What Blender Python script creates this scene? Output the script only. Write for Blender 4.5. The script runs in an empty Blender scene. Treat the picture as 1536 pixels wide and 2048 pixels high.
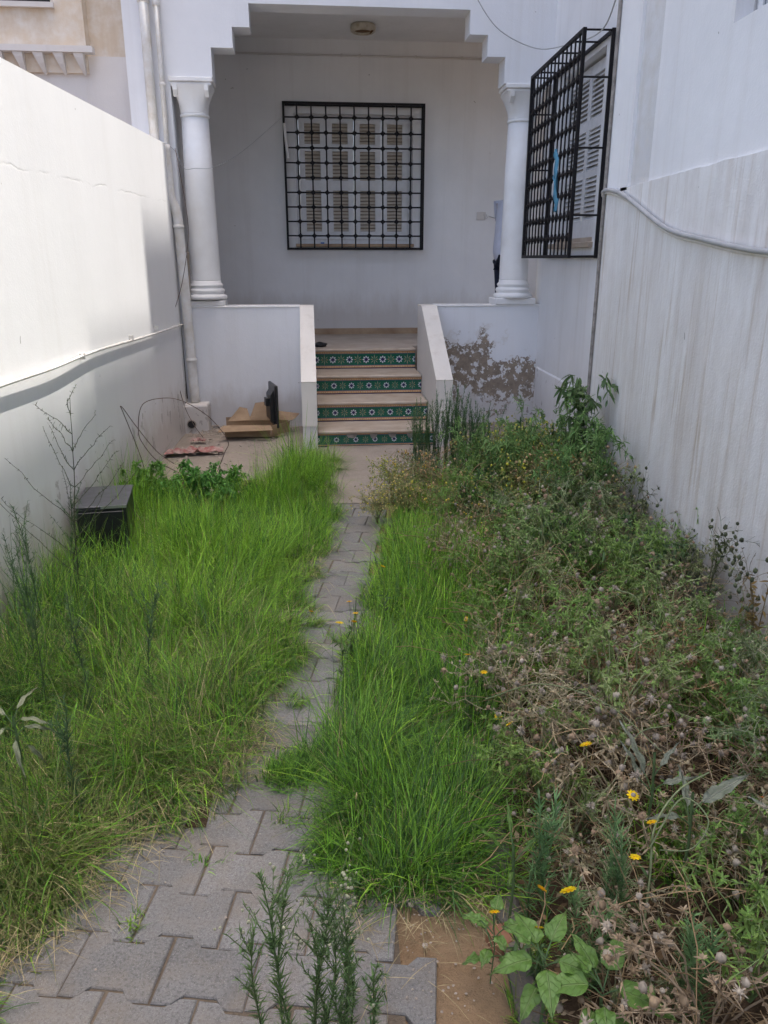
import bpy, math, random
import numpy as np
from mathutils import Vector, Matrix, noise

# ------------------------------------------------------------------ camera, sky, sun, exposure
scene = bpy.context.scene
R = math.radians
cam_d = bpy.data.cameras.new('camera')
cam = bpy.data.objects.new('camera', cam_d)
scene.collection.objects.link(cam)
cam.location = (0, 0, 1.6)
cam.rotation_euler = (R(90 - 18.2), 0, R(-3.25))
cam_d.sensor_fit = 'VERTICAL'
cam_d.sensor_height = 36
cam_d.lens = 27.07
cam_d.clip_start = 0.02
cam_d.clip_end = 500
scene.camera = cam

SUN = Vector((0.243, 0.028, 0.97)).normalized()       # direction towards the sun
SUN_EL = math.asin(SUN.z)
world = bpy.data.worlds.new('World')
scene.world = world
world.use_nodes = True
wn = world.node_tree.nodes
sky = wn.new('ShaderNodeTexSky')
sky.sky_type = 'NISHITA'
sky.sun_disc = False
sky.sun_elevation = SUN_EL
sky.sun_rotation = math.atan2(SUN.x, SUN.y)
sky.dust_density = 6.0
sky.air_density = .8
sky.ozone_density = 1.0
world.node_tree.links.new(sky.outputs[0], wn['Background'].inputs[0])
wn['Background'].inputs[1].default_value = 0.12

sun_d = bpy.data.lights.new('sun', 'SUN')
sun_d.energy = 2.2
sun_d.angle = R(0.55)
sun_d.color = (1.0, 0.95, 0.88)
sun = bpy.data.objects.new('sun', sun_d)
scene.collection.objects.link(sun)
sun.rotation_euler = SUN.to_track_quat('Z', 'Y').to_euler()

scene.view_settings.view_transform = 'Standard'
scene.view_settings.look = 'None'
scene.view_settings.gamma = 1
scene.view_settings.use_curve_mapping = False
scene.view_settings.exposure = 2.1
scene.cycles.max_bounces = 8
scene.cycles.diffuse_bounces = 6

rng = np.random.default_rng(7)
random.seed(7)
COL = scene.collection

# ------------------------------------------------------------------ helpers
def tag(o, label=None, cat=None, group=None, kind=None):
    if label: o['label'] = label
    if cat: o['category'] = cat
    if group: o['group'] = group
    if kind: o['kind'] = kind
    return o

def empty(name, loc=(0, 0, 0), rz=0, label=None, cat=None, group=None):
    o = bpy.data.objects.new(name, None)
    COL.objects.link(o)
    o.location = loc
    o.rotation_euler = (0, 0, rz)
    o.empty_display_size = .05
    return tag(o, label, cat, group)

class MB:
    """collects polygons, then links them as one mesh object"""
    def __init__(s):
        s.v = []; s.f = []; s.m = []
    def add(s, vs, fs, mat=0):
        b = len(s.v)
        s.v += [tuple(p) for p in vs]
        s.f += [tuple(b + i for i in f) for f in fs]
        s.m += [mat] * len(fs)
        return s
    def box(s, a, b, mat=0, ch=0):
        x0, y0, z0 = a; x1, y1, z1 = b
        if ch:
            return s.cbox(a, b, ch, mat)
        return s.add([(x0,y0,z0),(x1,y0,z0),(x1,y1,z0),(x0,y1,z0),(x0,y0,z1),(x1,y0,z1),(x1,y1,z1),(x0,y1,z1)],
              [(0,3,2,1),(4,5,6,7),(0,1,5,4),(1,2,6,5),(2,3,7,6),(3,0,4,7)], mat)
    def cbox(s, a, b, ch, mat=0):
        """box with chamfered edges: six faces shrunk by ch, joined by bevels"""
        c = [(a[i] + b[i]) / 2 for i in range(3)]; h = [(b[i] - a[i]) / 2 for i in range(3)]
        ch = min(ch, min(h) * .9)
        vs = []; idx = {}
        for sx in (-1, 1):
            for sy in (-1, 1):
                for sz in (-1, 1):
                    for ax in range(3):
                        p = [sx * (h[0] - ch), sy * (h[1] - ch), sz * (h[2] - ch)]
                        p[ax] = (sx, sy, sz)[ax] * h[ax]
                        idx[(sx, sy, sz, ax)] = len(vs)
                        vs.append((c[0] + p[0], c[1] + p[1], c[2] + p[2]))
        fs = []
        for ax in range(3):
            o = [i for i in range(3) if i != ax]
            for sg in (-1, 1):
                q = []
                for (p, r) in ((-1,-1),(1,-1),(1,1),(-1,1)):
                    k = [0,0,0]; k[ax] = sg; k[o[0]] = p; k[o[1]] = r
                    q.append(idx[(k[0],k[1],k[2],ax)])
                fs.append(q)
        for ax in range(3):
            o = [i for i in range(3) if i != ax]
            for p in (-1, 1):
                for r in (-1, 1):
                    k0 = [0,0,0]; k1 = [0,0,0]
                    k0[ax] = -1; k1[ax] = 1
                    for k in (k0, k1): k[o[0]] = p; k[o[1]] = r
                    fs.append([idx[(*k0, o[0])], idx[(*k1, o[0])], idx[(*k1, o[1])], idx[(*k0, o[1])]])
        for sx in (-1, 1):
            for sy in (-1, 1):
                for sz in (-1, 1):
                    fs.append([idx[(sx,sy,sz,i)] for i in range(3)])
        # orient outwards
        out = []
        for f in fs:
            P = [Vector(vs[i]) for i in f]
            n = (P[1]-P[0]).cross(P[2]-P[0])
            if n.dot(sum(P, Vector()) / len(P) - Vector(c)) < 0: f = f[::-1]
            out.append(f)
        return s.add(vs, out, mat)
    def prism(s, poly, a, b, axis=1, mat=0):
        """poly: 2D points in the other two axes, extruded along axis from a to b"""
        def P(p, t):
            if axis == 1: return (p[0], t, p[1])
            if axis == 0: return (t, p[0], p[1])
            return (p[0], p[1], t)
        n = len(poly)
        area = sum(poly[i][0]*poly[(i+1)%n][1]-poly[(i+1)%n][0]*poly[i][1] for i in range(n))
        vs = [P(p, a) for p in poly] + [P(p, b) for p in poly]
        f0 = tuple(range(n)); f1 = tuple(range(2*n-1, n-1, -1))
        side = [(i, i+n, (i+1)%n+n, (i+1)%n) for i in range(n)]
        fs = [f0, f1] + side
        flip = (area > 0) != (axis == 1)
        if (b < a): flip = not flip
        if flip: fs = [f[::-1] for f in fs]
        return s.add(vs, fs, mat)
    def tube(s, pts, r, n=8, mat=0, caps=True):
        pts = [Vector(p) for p in pts]
        rs = r if isinstance(r, (list, tuple)) else [r] * len(pts)
        vs = []; fs = []
        up = None
        for i, p in enumerate(pts):
            d = (pts[min(i+1, len(pts)-1)] - pts[max(i-1, 0)])
            if d.length < 1e-9: d = Vector((0,0,1))
            d.normalize()
            if up is None:
                up = Vector((0,0,1)) if abs(d.z) < .9 else Vector((1,0,0))
            x = up - d * up.dot(d)
            if x.length < 1e-6: x = Vector((1,0,0)) - d * d.x
            x.normalize(); up = x
            y = d.cross(x)
            for k in range(n):
                t = 2*math.pi*k/n
                vs.append(p + (x*math.cos(t) + y*math.sin(t))*rs[i])
        for i in range(len(pts)-1):
            for k in range(n):
                a = i*n+k; b = i*n+(k+1)%n
                fs.append((a, b, b+n, a+n))
        if caps:
            fs.append(tuple(range(n))[::-1]); fs.append(tuple(range((len(pts)-1)*n, len(pts)*n)))
        return s.add(vs, fs, mat)
    def lathe(s, prof, c=(0,0,0), n=24, mat=0, ax='z'):
        vs = []; fs = []
        for (r, z) in prof:
            for k in range(n):
                t = 2*math.pi*k/n
                vs.append((c[0]+r*math.cos(t), c[1]+r*math.sin(t), c[2]+z))
        for i in range(len(prof)-1):
            for k in range(n):
                a = i*n+k; b = i*n+(k+1)%n
                fs.append((a, b, b+n, a+n))
        fs.append(tuple(range(n))[::-1]); fs.append(tuple(range((len(prof)-1)*n, len(prof)*n)))
        return s.add(vs, fs, mat)
    def mesh(s, name, mats, smooth=False):
        me = bpy.data.meshes.new(name)
        me.from_pydata(s.v, [], s.f)
        for m in (mats if isinstance(mats, (list, tuple)) else [mats]): me.materials.append(m)
        if any(s.m): me.polygons.foreach_set('material_index', s.m)
        if smooth: me.polygons.foreach_set('use_smooth', [True]*len(s.f))
        me.update()
        return me
    def build(s, name, mats, parent=None, smooth=False, loc=None, rot=None):
        o = bpy.data.objects.new(name, s.mesh(name, mats, smooth))
        COL.objects.link(o)
        if parent: o.parent = parent
        if loc: o.location = loc
        if rot: o.rotation_euler = rot
        return o

def inst(name, me, parent=None, loc=(0,0,0), rot=(0,0,0), scale=None):
    o = bpy.data.objects.new(name, me)
    COL.objects.link(o)
    if parent: o.parent = parent
    o.location = loc; o.rotation_euler = rot
    if scale: o.scale = scale
    return o

def spline(pts, n=8):
    """Catmull-Rom through the points"""
    P = [Vector(p) for p in pts]
    P = [P[0]*2-P[1]] + P + [P[-1]*2-P[-2]]
    out = []
    for i in range(1, len(P)-2):
        for k in range(n):
            t = k/n
            a, b, c, d = P[i-1], P[i], P[i+1], P[i+2]
            out.append(.5*((2*b)+(c-a)*t+(2*a-5*b+4*c-d)*t*t+(3*b-a-3*c+d)*t**3))
    out.append(P[-2])
    return out

# ------------------------------------------------------------------ materials
def newmat(name):
    m = bpy.data.materials.new(name)
    m.use_nodes = True
    nt = m.node_tree
    return m, nt, nt.nodes['Principled BSDF']

class N:
    """small node-building shorthand"""
    def __init__(s, nt): s.nt = nt
    def n(s, t, **k):
        x = s.nt.nodes.new(t)
        for a, b in k.items(): setattr(x, a, b)
        return x
    def l(s, a, b): s.nt.links.new(a, b)
    def coord(s, scale=(1,1,1), kind='Object'):
        c = s.n('ShaderNodeTexCoord'); m = s.n('ShaderNodeMapping')
        m.inputs['Scale'].default_value = scale
        s.l(c.outputs[kind], m.inputs[0]); return m.outputs[0]
    def noise(s, vec, scale=5, detail=4, rough=.55, dist=0):
        x = s.n('ShaderNodeTexNoise')
        x.inputs['Scale'].default_value = scale; x.inputs['Detail'].default_value = detail
        x.inputs['Roughness'].default_value = rough; x.inputs['Distortion'].default_value = dist
        s.l(vec, x.inputs['Vector']); return x.outputs['Fac']
    def ramp(s, v, p0, p1, c0=(0,0,0,1), c1=(1,1,1,1)):
        x = s.n('ShaderNodeValToRGB')
        x.color_ramp.elements[0].position = p0; x.color_ramp.elements[1].position = p1
        x.color_ramp.elements[0].color = c0; x.color_ramp.elements[1].color = c1
        s.l(v, x.inputs[0]); return x.outputs[0]
    def mix(s, f, a, b, mode='MIX'):
        x = s.n('ShaderNodeMix', data_type='RGBA', blend_type=mode)
        for sock, val in ((x.inputs[0], f), (x.inputs[6], a), (x.inputs[7], b)):
            if hasattr(val, 'is_output') or hasattr(val, 'links'): s.l(val, sock)
            elif isinstance(val, (int, float)): sock.default_value = val
            else: sock.default_value = (*val, 1) if len(val) == 3 else val
        return x.outputs[2]
    def math(s, op, a, b=0, c=0):
        x = s.n('ShaderNodeMath', operation=op)
        for i, val in enumerate((a, b, c)):
            if hasattr(val, 'links'): s.l(val, x.inputs[i])
            else: x.inputs[i].default_value = val
        return x.outputs[0]
    def maprange(s, v, a, b, c=0, d=1):
        x = s.n('ShaderNodeMapRange', clamp=True)
        s.l(v, x.inputs[0])
        for i, val in enumerate((a, b, c, d)): x.inputs[i+1].default_value = val
        return x.outputs[0]
    def bump(s, h, strength=.3, dist=.01, prev=None):
        x = s.n('ShaderNodeBump')
        x.inputs['Strength'].default_value = strength; x.inputs['Distance'].default_value = dist
        s.l(h, x.inputs['Height'])
        if prev: s.l(prev, x.inputs['Normal'])
        return x.outputs[0]
    def xyz(s, vec):
        x = s.n('ShaderNodeSeparateXYZ'); s.l(vec, x.inputs[0]); return x.outputs

def wall_paint(name, base=(.78,.785,.80), streaks=0, dirt=.25, stain=(.42,.36,.28), peel=None, crackz=None,
               foot=(0, .35), foot_amt=.6, rough_bump=.35, bare_amt=.0, tint=None, space='Object', streak_axis='y'):
    m, nt, b = newmat(name); q = N(nt)
    c1 = q.coord((1,1,1), space)
    X, Y, Z = q.xyz(c1)
    big = q.noise(c1, 1.3, 5, .6)
    med = q.noise(c1, 9, 5, .6)
    fine = q.noise(c1, 90, 3, .6)
    col = q.mix(q.ramp(big, .35, .7), base, tuple(x*(1-dirt*.35) for x in base))
    if tint: col = q.mix(q.maprange(med, .4, .7), col, tint)
    # faint vertical weathering
    vs = q.coord((9, 9, .35) , space)
    vn = q.noise(vs, 1.0, 5, .65)
    col = q.mix(q.math('MULTIPLY', q.ramp(vn, .52, .8), dirt*.7), col, stain)
    if streaks:
        # rain streaks: narrow, long, running down from the ledge
        for sc, lo, hi, amt in ((7, .52, .74, .55), (22, .54, .70, .85), (52, .54, .72, .6), (2.4, .48, .8, .28)):
            v2 = q.coord((sc, sc, .30*sc**.35), space)
            s1 = q.noise(v2, 1.0, 5, .6, .35)
            k = q.math('MULTIPLY', q.ramp(s1, lo, hi), amt*streaks)
            k = q.math('MULTIPLY', k, q.maprange(q.noise(q.coord((2.5,2.5,1.1), space), 1.0+sc*.03, 4, .6), .36, .62, .12, 1))
            top = q.maprange(Z, 1.3, 2.02, 1.0, .55)
            k = q.math('MULTIPLY', k, q.math('MULTIPLY', top, q.math('LESS_THAN', Z, 2.03)))
            col = q.mix(k, col, stain)
        # a bare, greyish mottled film
        g = q.math('MULTIPLY', q.ramp(q.noise(q.coord((3,3,1.0), space), 1.7, 8, .75), .42, .66), .6)
        col = q.mix(q.math('MULTIPLY', g, q.math('LESS_THAN', Z, 2.03)), col, (.56,.53,.50))
    # small chips and pock marks
    vo = q.n('ShaderNodeTexVoronoi'); vo.inputs['Scale'].default_value = 7
    wob = q.n('ShaderNodeVectorMath', operation='ADD')
    nc = q.n('ShaderNodeTexNoise'); nc.inputs['Scale'].default_value = 14; q.l(c1, nc.inputs['Vector'])
    sc_ = q.n('ShaderNodeVectorMath', operation='SCALE'); q.l(nc.outputs['Color'], sc_.inputs[0]); sc_.inputs['Scale'].default_value = .12
    q.l(c1, wob.inputs[0]); q.l(sc_.outputs[0], wob.inputs[1]); q.l(wob.outputs[0], vo.inputs['Vector'])
    chip = q.math('MULTIPLY', q.maprange(vo.outputs['Distance'], .055, .035), q.math('GREATER_THAN', q.noise(c1, 2.2, 2), .56))
    col = q.mix(q.math('MULTIPLY', chip, .75), col, (.22,.2,.18))
    # damp, dirty foot of the wall: its height wanders with the noise
    footn = q.math('ADD', Z, q.math('MULTIPLY', q.noise(q.coord((4,4,1.3), space), 2.0, 5, .65), -.45))
    fm = q.maprange(footn, foot[0]+.0, foot[1]-.2, 1, 0)
    col = q.mix(q.math('MULTIPLY', fm, foot_amt), col, (.40,.335,.27))
    bare = q.math('MULTIPLY', q.math('GREATER_THAN', q.noise(q.coord((1,1,.6), space), 7.5, 5, .62), .60), q.maprange(Z, foot[1]+.25, foot[0], 0, 1))
    col = q.mix(q.math('MULTIPLY', q.math('GREATER_THAN', bare, .35), bare_amt), col, (.27,.24,.215))
    height = q.math('ADD', q.math('MULTIPLY', med, .6), q.math('MULTIPLY', fine, .25))
    if crackz:
        z0, slope, amt = crackz
        ln = q.math('ADD', q.math('SUBTRACT', Z, z0), q.math('MULTIPLY', Y, -slope))
        ln = q.math('ADD', ln, q.math('MULTIPLY', q.math('SUBTRACT', q.noise(c1, 3.0, 6, .7), .5), .09))
        a = q.math('ABSOLUTE', ln)
        line = q.maprange(a, .0015, .007, 1, 0)
        line = q.math('MULTIPLY', line, q.ramp(q.noise(c1, 3.5, 3), .42, .6))
        col = q.mix(q.math('MULTIPLY', line, amt), col, (.3,.28,.26))
        height = q.math('SUBTRACT', height, q.math('MULTIPLY', line, .25))
    if peel:
        # blown plaster: a patch with a ragged outline of its own
        (cx, cz, rx, rz, cx2, cz2, rx2, rz2, axis) = peel
        A = X if axis == 'x' else Y
        def blob(cx, cz, rx, rz):
            dx = q.math('DIVIDE', q.math('SUBTRACT', A, cx), rx); dz = q.math('DIVIDE', q.math('SUBTRACT', Z, cz), rz)
            return q.math('SQRT', q.math('ADD', q.math('MULTIPLY', dx, dx), q.math('MULTIPLY', dz, dz)))
        d = q.math('MINIMUM', blob(cx, cz, rx, rz), blob(cx2, cz2, rx2, rz2))
        rag = q.math('MULTIPLY', q.math('SUBTRACT', q.noise(c1, 5.5, 9, .70), .5), 5.2)
        d = q.math('ADD', d, rag)
        pm = q.math('MULTIPLY', q.maprange(d, 1.0, .985, 0, 1), q.maprange(q.noise(c1, 11, 7, .68), .425, .435, 0, 1))
        rim = q.math('MULTIPLY', q.maprange(d, 1.12, 1.0, 0, 1), q.math('SUBTRACT', 1, pm))
        pc = q.mix(q.ramp(q.noise(c1, 14, 5, .7), .3, .7), (.20,.165,.13), (.36,.29,.22))
        col = q.mix(q.math('MULTIPLY', rim, .35), col, (.62,.58,.52))
        col = q.mix(pm, col, pc)
        height = q.math('SUBTRACT', height, q.math('MULTIPLY', pm, 2.6))
        height = q.math('ADD', height, q.math('MULTIPLY', rim, 1.2))
        height = q.math('ADD', height, q.math('MULTIPLY', q.math('MULTIPLY', pm, q.noise(c1, 60, 4, .7)), .6))
    q.l(col, b.inputs['Base Color'])
    b.inputs['Roughness'].default_value = .82
    b.inputs['Specular IOR Level'].default_value = .25
    q.l(q.bump(height, rough_bump, .012), b.inputs['Normal'])
    return m

def simple(name, col, rough=.6, var=.12, scale=20, bump=.15, metal=0, spec=.4, col2=None, detail=4):
    m, nt, b = newmat(name); q = N(nt)
    c = q.coord()
    f = q.noise(c, scale, detail, .6)
    c2 = col2 or tuple(x*(1-var*2) for x in col)
    q.l(q.mix(q.ramp(f, .35, .68), col, c2), b.inputs['Base Color'])
    b.inputs['Roughness'].default_value = rough
    b.inputs['Metallic'].default_value = metal
    b.inputs['Specular IOR Level'].default_value = spec
    if bump: q.l(q.bump(q.noise(c, scale*3, 4, .6), bump, .004), b.inputs['Normal'])
    return m

M = {}
M['white_left'] = wall_paint('paint_left_wall', (.80,.80,.80), dirt=.12, crackz=(1.99, .02, .22), bare_amt=.5, foot=(0,.5), foot_amt=.55, rough_bump=.22)
M['white_house'] = wall_paint('paint_house', (.775,.78,.795), dirt=.2, foot=(0,.4), foot_amt=.4, rough_bump=.4)
M['white_porch'] = wall_paint('paint_porch', (.755,.75,.745), dirt=.28, stain=(.45,.42,.38), foot=(.74,1.2), foot_amt=.4, rough_bump=.35)
M['white_peel'] = wall_paint('paint_peeling', (.775,.78,.795), dirt=.15, foot=(0,.4), foot_amt=.4,
                             peel=(1.58,.60,.30,.24, 1.95,.40,.40,.22, 'x'), bare_amt=.8)
M['white_wing'] = wall_paint('paint_wing', (.78,.78,.785), dirt=.32, foot=(.0,.75), foot_amt=.25, bare_amt=.55)
M['white_right'] = wall_paint('paint_right_wall', (.775,.77,.76), streaks=1.0, dirt=.3, stain=(.40,.31,.22), foot=(0,.3), rough_bump=.7, bare_amt=.3)
M['white_upper'] = wall_paint('paint_upper_wall', (.78,.78,.785), dirt=.28, foot=(-9,-8.6), foot_amt=0, rough_bump=.5)
M['white_strip'] = wall_paint('bare_render_strip', (.66,.66,.665), dirt=.5, stain=(.42,.36,.29), foot=(-9,-8.6), foot_amt=0, rough_bump=.7, tint=(.60,.585,.56))
M['white_trim'] = simple('trim_paint', (.785,.78,.77), .6, .05, 5, .3, col2=(.72,.705,.68), detail=7)
M['trim_cream'] = wall_paint('cheek_top_paint', (.74,.70,.64), dirt=.4, stain=(.36,.28,.2), foot=(-9,-8.6), foot_amt=0, rough_bump=.4)
M['neighbour'] = wall_paint('paint_neighbour', (.72,.60,.46), dirt=.5, stain=(.50,.33,.18), foot=(-9,-8.6), foot_amt=0, tint=(.74,.68,.60))
M['neighbour_white'] = wall_paint('paint_neighbour_white', (.70,.66,.62), dirt=.3, stain=(.5,.4,.3), foot=(-9,-8.6), foot_amt=0)
M['stone'] = simple('beige_stone', (.46,.39,.32), .55, .2, 6, .2, col2=(.36,.28,.21), detail=6)
M['skirt'] = simple('skirting_stone', (.42,.30,.19), .6, .2, 5, .2, col2=(.27,.17,.10), detail=6)
M['pipe'] = simple('white_pipe', (.72,.715,.70), .45, .12, 9, .1, col2=(.60,.56,.50))
M['iron'] = simple('black_iron', (.006,.0062,.009), .55, .2, 40, .2, spec=.25, col2=(.014,.011,.010))
M['shutter'] = simple('shutter_paint', (.74,.74,.75), .5, .06, 14, .1)
M['slat'] = simple('beige_slat', (.66,.59,.50), .55, .1, 20, .1)
M['slat_back2'] = simple('pale_slat_gap', (.36,.35,.33), .8, .1, 20, 0)
M['slat_white'] = simple('white_slat', (.66,.66,.665), .55, .06, 20, .1)
M['slat_back'] = simple('slat_gap', (.40,.34,.27), .8, .1, 20, 0)
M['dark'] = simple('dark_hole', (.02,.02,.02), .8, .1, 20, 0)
M['lamp'] = simple('lamp_plastic', (.50,.46,.38), .45, .2, 14, .1, col2=(.30,.24,.15))
M['rust'] = simple('rust', (.16,.08,.03), .8, .3, 30, .3)
M['wire'] = simple('wire_grey', (.42,.42,.42), .5, .1, 10, 0)
M['wire_dark'] = simple('wire_dark', (.05,.045,.045), .5, .1, 10, 0)
M['wire_brown'] = simple('wire_brown', (.12,.075,.06), .6, .2, 10, 0)
M['wood'] = simple('grey_wood', (.30,.26,.21), .75, .3, 9, .3, col2=(.17,.14,.11))
M['cloth_blue'] = simple('blue_cloth', (.10,.29,.42), .8, .2, 12, .3)
M['plastic_black'] = simple('black_plastic', (.016,.017,.02), .35, .2, 30, .12, spec=.5)
M['metal_grey'] = simple('grey_metal', (.12,.12,.14), .32, .15, 16, .1, metal=.4, col2=(.075,.078,.085))
M['steel'] = simple('steel_edge', (.55,.56,.58), .3, .1, 10, 0, metal=.8)
M['rag'] = simple('pink_rag', (.40,.30,.27), .9, .3, 22, .5, col2=(.30,.10,.09), detail=6)
M['rubble'] = simple('rubble_stone', (.42,.36,.30), .9, .2, 15, .6)
M['shirt'] = simple('white_shirt', (.60,.62,.72), .8, .05, 10, .2)
M['trousers'] = simple('navy_trousers', (.02,.027,.055), .8, .2, 20, .2)
M['skin'] = simple('skin_tone', (.34,.19,.12), .5, .05, 20, .05)
M['hair'] = simple('dark_hair', (.015,.012,.01), .6, .2, 60, .3)
M['shoe'] = simple('black_shoe', (.02,.018,.016), .4, .2, 20, .1)
M['mortar'] = simple('grey_mortar', (.33,.30,.27), .9, .25, 25, .6)
M['brick'] = simple('red_brick', (.30,.15,.09), .9, .3, 30, .6, col2=(.20,.09,.055))

def m_card():
    m, nt, b = newmat('cardboard'); q = N(nt)
    c = q.coord()
    f = q.noise(c, 8, 5, .6)
    w = q.n('ShaderNodeTexWave'); w.inputs['Scale'].default_value = 70; q.l(c, w.inputs['Vector'])
    q.l(q.mix(q.ramp(f, .3, .75), (.36,.25,.155), (.24,.16,.095)), b.inputs['Base Color'])
    b.inputs['Roughness'].default_value = .85
    q.l(q.bump(w.outputs['Fac'], .12, .002), b.inputs['Normal'])
    return m
M['card'] = m_card()

def m_paver():
    m, nt, b = newmat('grey_concrete_paver'); q = N(nt)
    c = q.coord(kind='Object')
    oi = q.n('ShaderNodeObjectInfo')
    ad = q.n('ShaderNodeVectorMath', operation='ADD'); q.l(c, ad.inputs[0]); q.l(oi.outputs['Location'], ad.inputs[1])
    v = ad.outputs[0]
    f = q.noise(v, 6, 6, .65); g = q.noise(v, 130, 3, .7); h = q.noise(v, 380, 2, .6)
    base = q.mix(q.ramp(f, .3, .72), (.225,.222,.216), (.15,.148,.143))
    base = q.mix(q.math('MULTIPLY', q.ramp(g, .45, .68), .75), base, (.085,.08,.075))
    base = q.mix(q.math('MULTIPLY', q.ramp(h, .58, .68), .6), base, (.40,.385,.36))
    hsv = q.n('ShaderNodeHueSaturation'); q.l(base, hsv.inputs['Color'])
    q.l(q.maprange(oi.outputs['Random'], 0, 1, .86, 1.12), hsv.inputs['Value'])
    # sandy dirt creeping over
    d = q.math('MULTIPLY', q.ramp(q.noise(v, 3.1, 6, .75), .44, .70), .75)
    q.l(q.mix(d, hsv.outputs[0], (.215,.18,.14)), b.inputs['Base Color'])
    b.inputs['Roughness'].default_value = .88
    q.l(q.bump(q.math('ADD', q.math('MULTIPLY', g, .7), h), .55, .0035), b.inputs['Normal'])
    return m
M['paver'] = m_paver()

def m_ground(name, a, b_, c3, sc=4, amt=.6):
    m, nt, b = newmat(name); q = N(nt)
    c = q.coord()
    f = q.noise(c, sc, 6, .65); g = q.noise(c, sc*14, 5, .7)
    col = q.mix(q.ramp(f, .35, .68), a, b_)
    col = q.mix(q.math('MULTIPLY', q.ramp(g, .5, .75), amt), col, c3)
    q.l(col, b.inputs['Base Color'])
    b.inputs['Roughness'].default_value = .95
    b.inputs['Specular IOR Level'].default_value = .15
    q.l(q.bump(q.math('ADD', g, q.noise(c, sc*60, 3, .6)), .7, .012), b.inputs['Normal'])
    return m
M['joint'] = m_ground('joint_dirt', (.22,.175,.13), (.15,.12,.09), (.11,.09,.07), 8)
M['sand'] = m_ground('sandy_dirt', (.33,.235,.145), (.25,.165,.095), (.17,.12,.075), 4)
M['soil'] = m_ground('bed_soil', (.10,.065,.04), (.06,.04,.025), (.17,.12,.08), 5)
M['concrete'] = m_ground('old_concrete', (.37,.315,.265), (.30,.26,.22), (.24,.18,.13), 3, .5)
M['kerb'] = m_ground('kerb_concrete', (.20,.185,.165), (.12,.115,.105), (.30,.22,.14), 7, .8)
# ------------------------------------------------------------------ the setting: ground, path, pad
def sheet(name, x0, x1, y0, y1, z, amp, nx, ny, mat, seed=0, fs=2.0, edge=None):
    vs = []; fcs = []
    for j in range(ny+1):
        for i in range(nx+1):
            x = x0+(x1-x0)*i/nx; y = y0+(y1-y0)*j/ny
            h = noise.fractal(Vector((x*fs+seed, y*fs, seed)), 1.0, 2.0, 4)*amp
            vs.append((x, y, z+h))
    for j in range(ny):
        for i in range(nx):
            a = j*(nx+1)+i
            fcs.append((a, a+1, a+nx+2, a+nx+1))
    mb = MB(); mb.add(vs, fcs)
    return mb.build(name, mat, smooth=True)

g = MB(); g.add([(-60,-60,-.06),(60,-60,-.06),(60,60,-.06),(-60,60,-.06)], [(0,1,2,3)])
tag(g.build('ground', M['soil']), 'bare brown earth the whole yard lies on', kind='structure')
tag(sheet('sandy_ground', -1.9, .52, -.5, 6.6, -.018, .008, 60, 110, M['sand'], 3, 3), 'ochre sandy dirt under and beside the paving', kind='structure')
tag(sheet('garden_bed', .46, 1.72, -.5, 5.6, .005, .035, 40, 110, M['soil'], 9, 2.5), 'brown soil of the weedy bed along the right wall', kind='structure')
tag(sheet('left_bed', -1.52, -.42, 1.9, 5.7, .0, .02, 40, 90, M['soil'], 5, 2.5), 'soil of the overgrown bed along the left wall', kind='structure')
tag(sheet('concrete_pad', -1.6, 2.4, 5.35, 7.85, -.004, .010, 70, 50, M['concrete'], 1, 2.2), 'worn beige concrete strip in front of the porch', kind='structure')
tag(sheet('concrete_apron', -.12, .62, 5.05, 6.9, .006, .004, 20, 40, M['concrete'], 14, 2.2), 'worn grey concrete slab at the foot of the stairs', kind='structure')

# interlocking double-T pavers on their bed
path = MB()
path.box((-1.25,-.7,-.05),(0.12,4.9,-.0055))
PR = R(-8.5)
path_o = tag(path.build('path', M['joint'], loc=(.0, 0, 0), rot=(0,0,0)), 'grey interlocking paver path running to the stairs', kind='structure')
def paver_mesh(k):
    L, Hh, a, gp = .2175, .158, .0125, .0024
    x = L/2-gp; y = Hh/2-gp
    top = [(x, y+a), (x*.56, y+a), (x*.36, y-a), (-x*.36, y-a), (-x*.56, y+a), (-x, y+a)]
    bot = [(-p[0], -p[1]) for p in top]
    poly = top + bot
    n = len(poly)
    rr = random.Random(k)
    bev = .0035
    vs = []; 
    poly = [(p[0]+rr.uniform(-.0012,.0012), p[1]+rr.uniform(-.0012,.0012)) for p in poly]
    inner = [(p[0]*(1-bev/x), p[1]-math.copysign(bev, p[1])) for p in poly]
    for p in poly: vs.append((p[0], p[1], -.05))
    for p in poly: vs.append((p[0], p[1], -.0035))
    for p in inner: vs.append((p[0], p[1], 0))
    fs = [tuple(range(2*n, 3*n))[::1]]
    for i in range(n):
        j = (i+1)%n
        fs.append((i, j, j+n, i+n)); fs.append((i+n, j+n, j+2*n, i+2*n))
    mb = MB()
    # polygon runs clockwise or not: fix by area
    area = sum(poly[i][0]*poly[(i+1)%n][1]-poly[(i+1)%n][0]*poly[i][1] for i in range(n))
    if area < 0: fs = [f[::-1] for f in fs]
    mb.add(vs, fs)
    return mb.mesh('paver', M['paver'])
pavers = [paver_mesh(k) for k in range(5)]
def path_right(y):     # where the paving stops on the right
    return .20 + .045*(y-1.4)
def path_left(y):
    if y < 2.0: return -1.15
    return -.62 + .12*(y-2.0)
cnt = 0
cp, sp = math.cos(PR), math.sin(PR)
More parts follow.
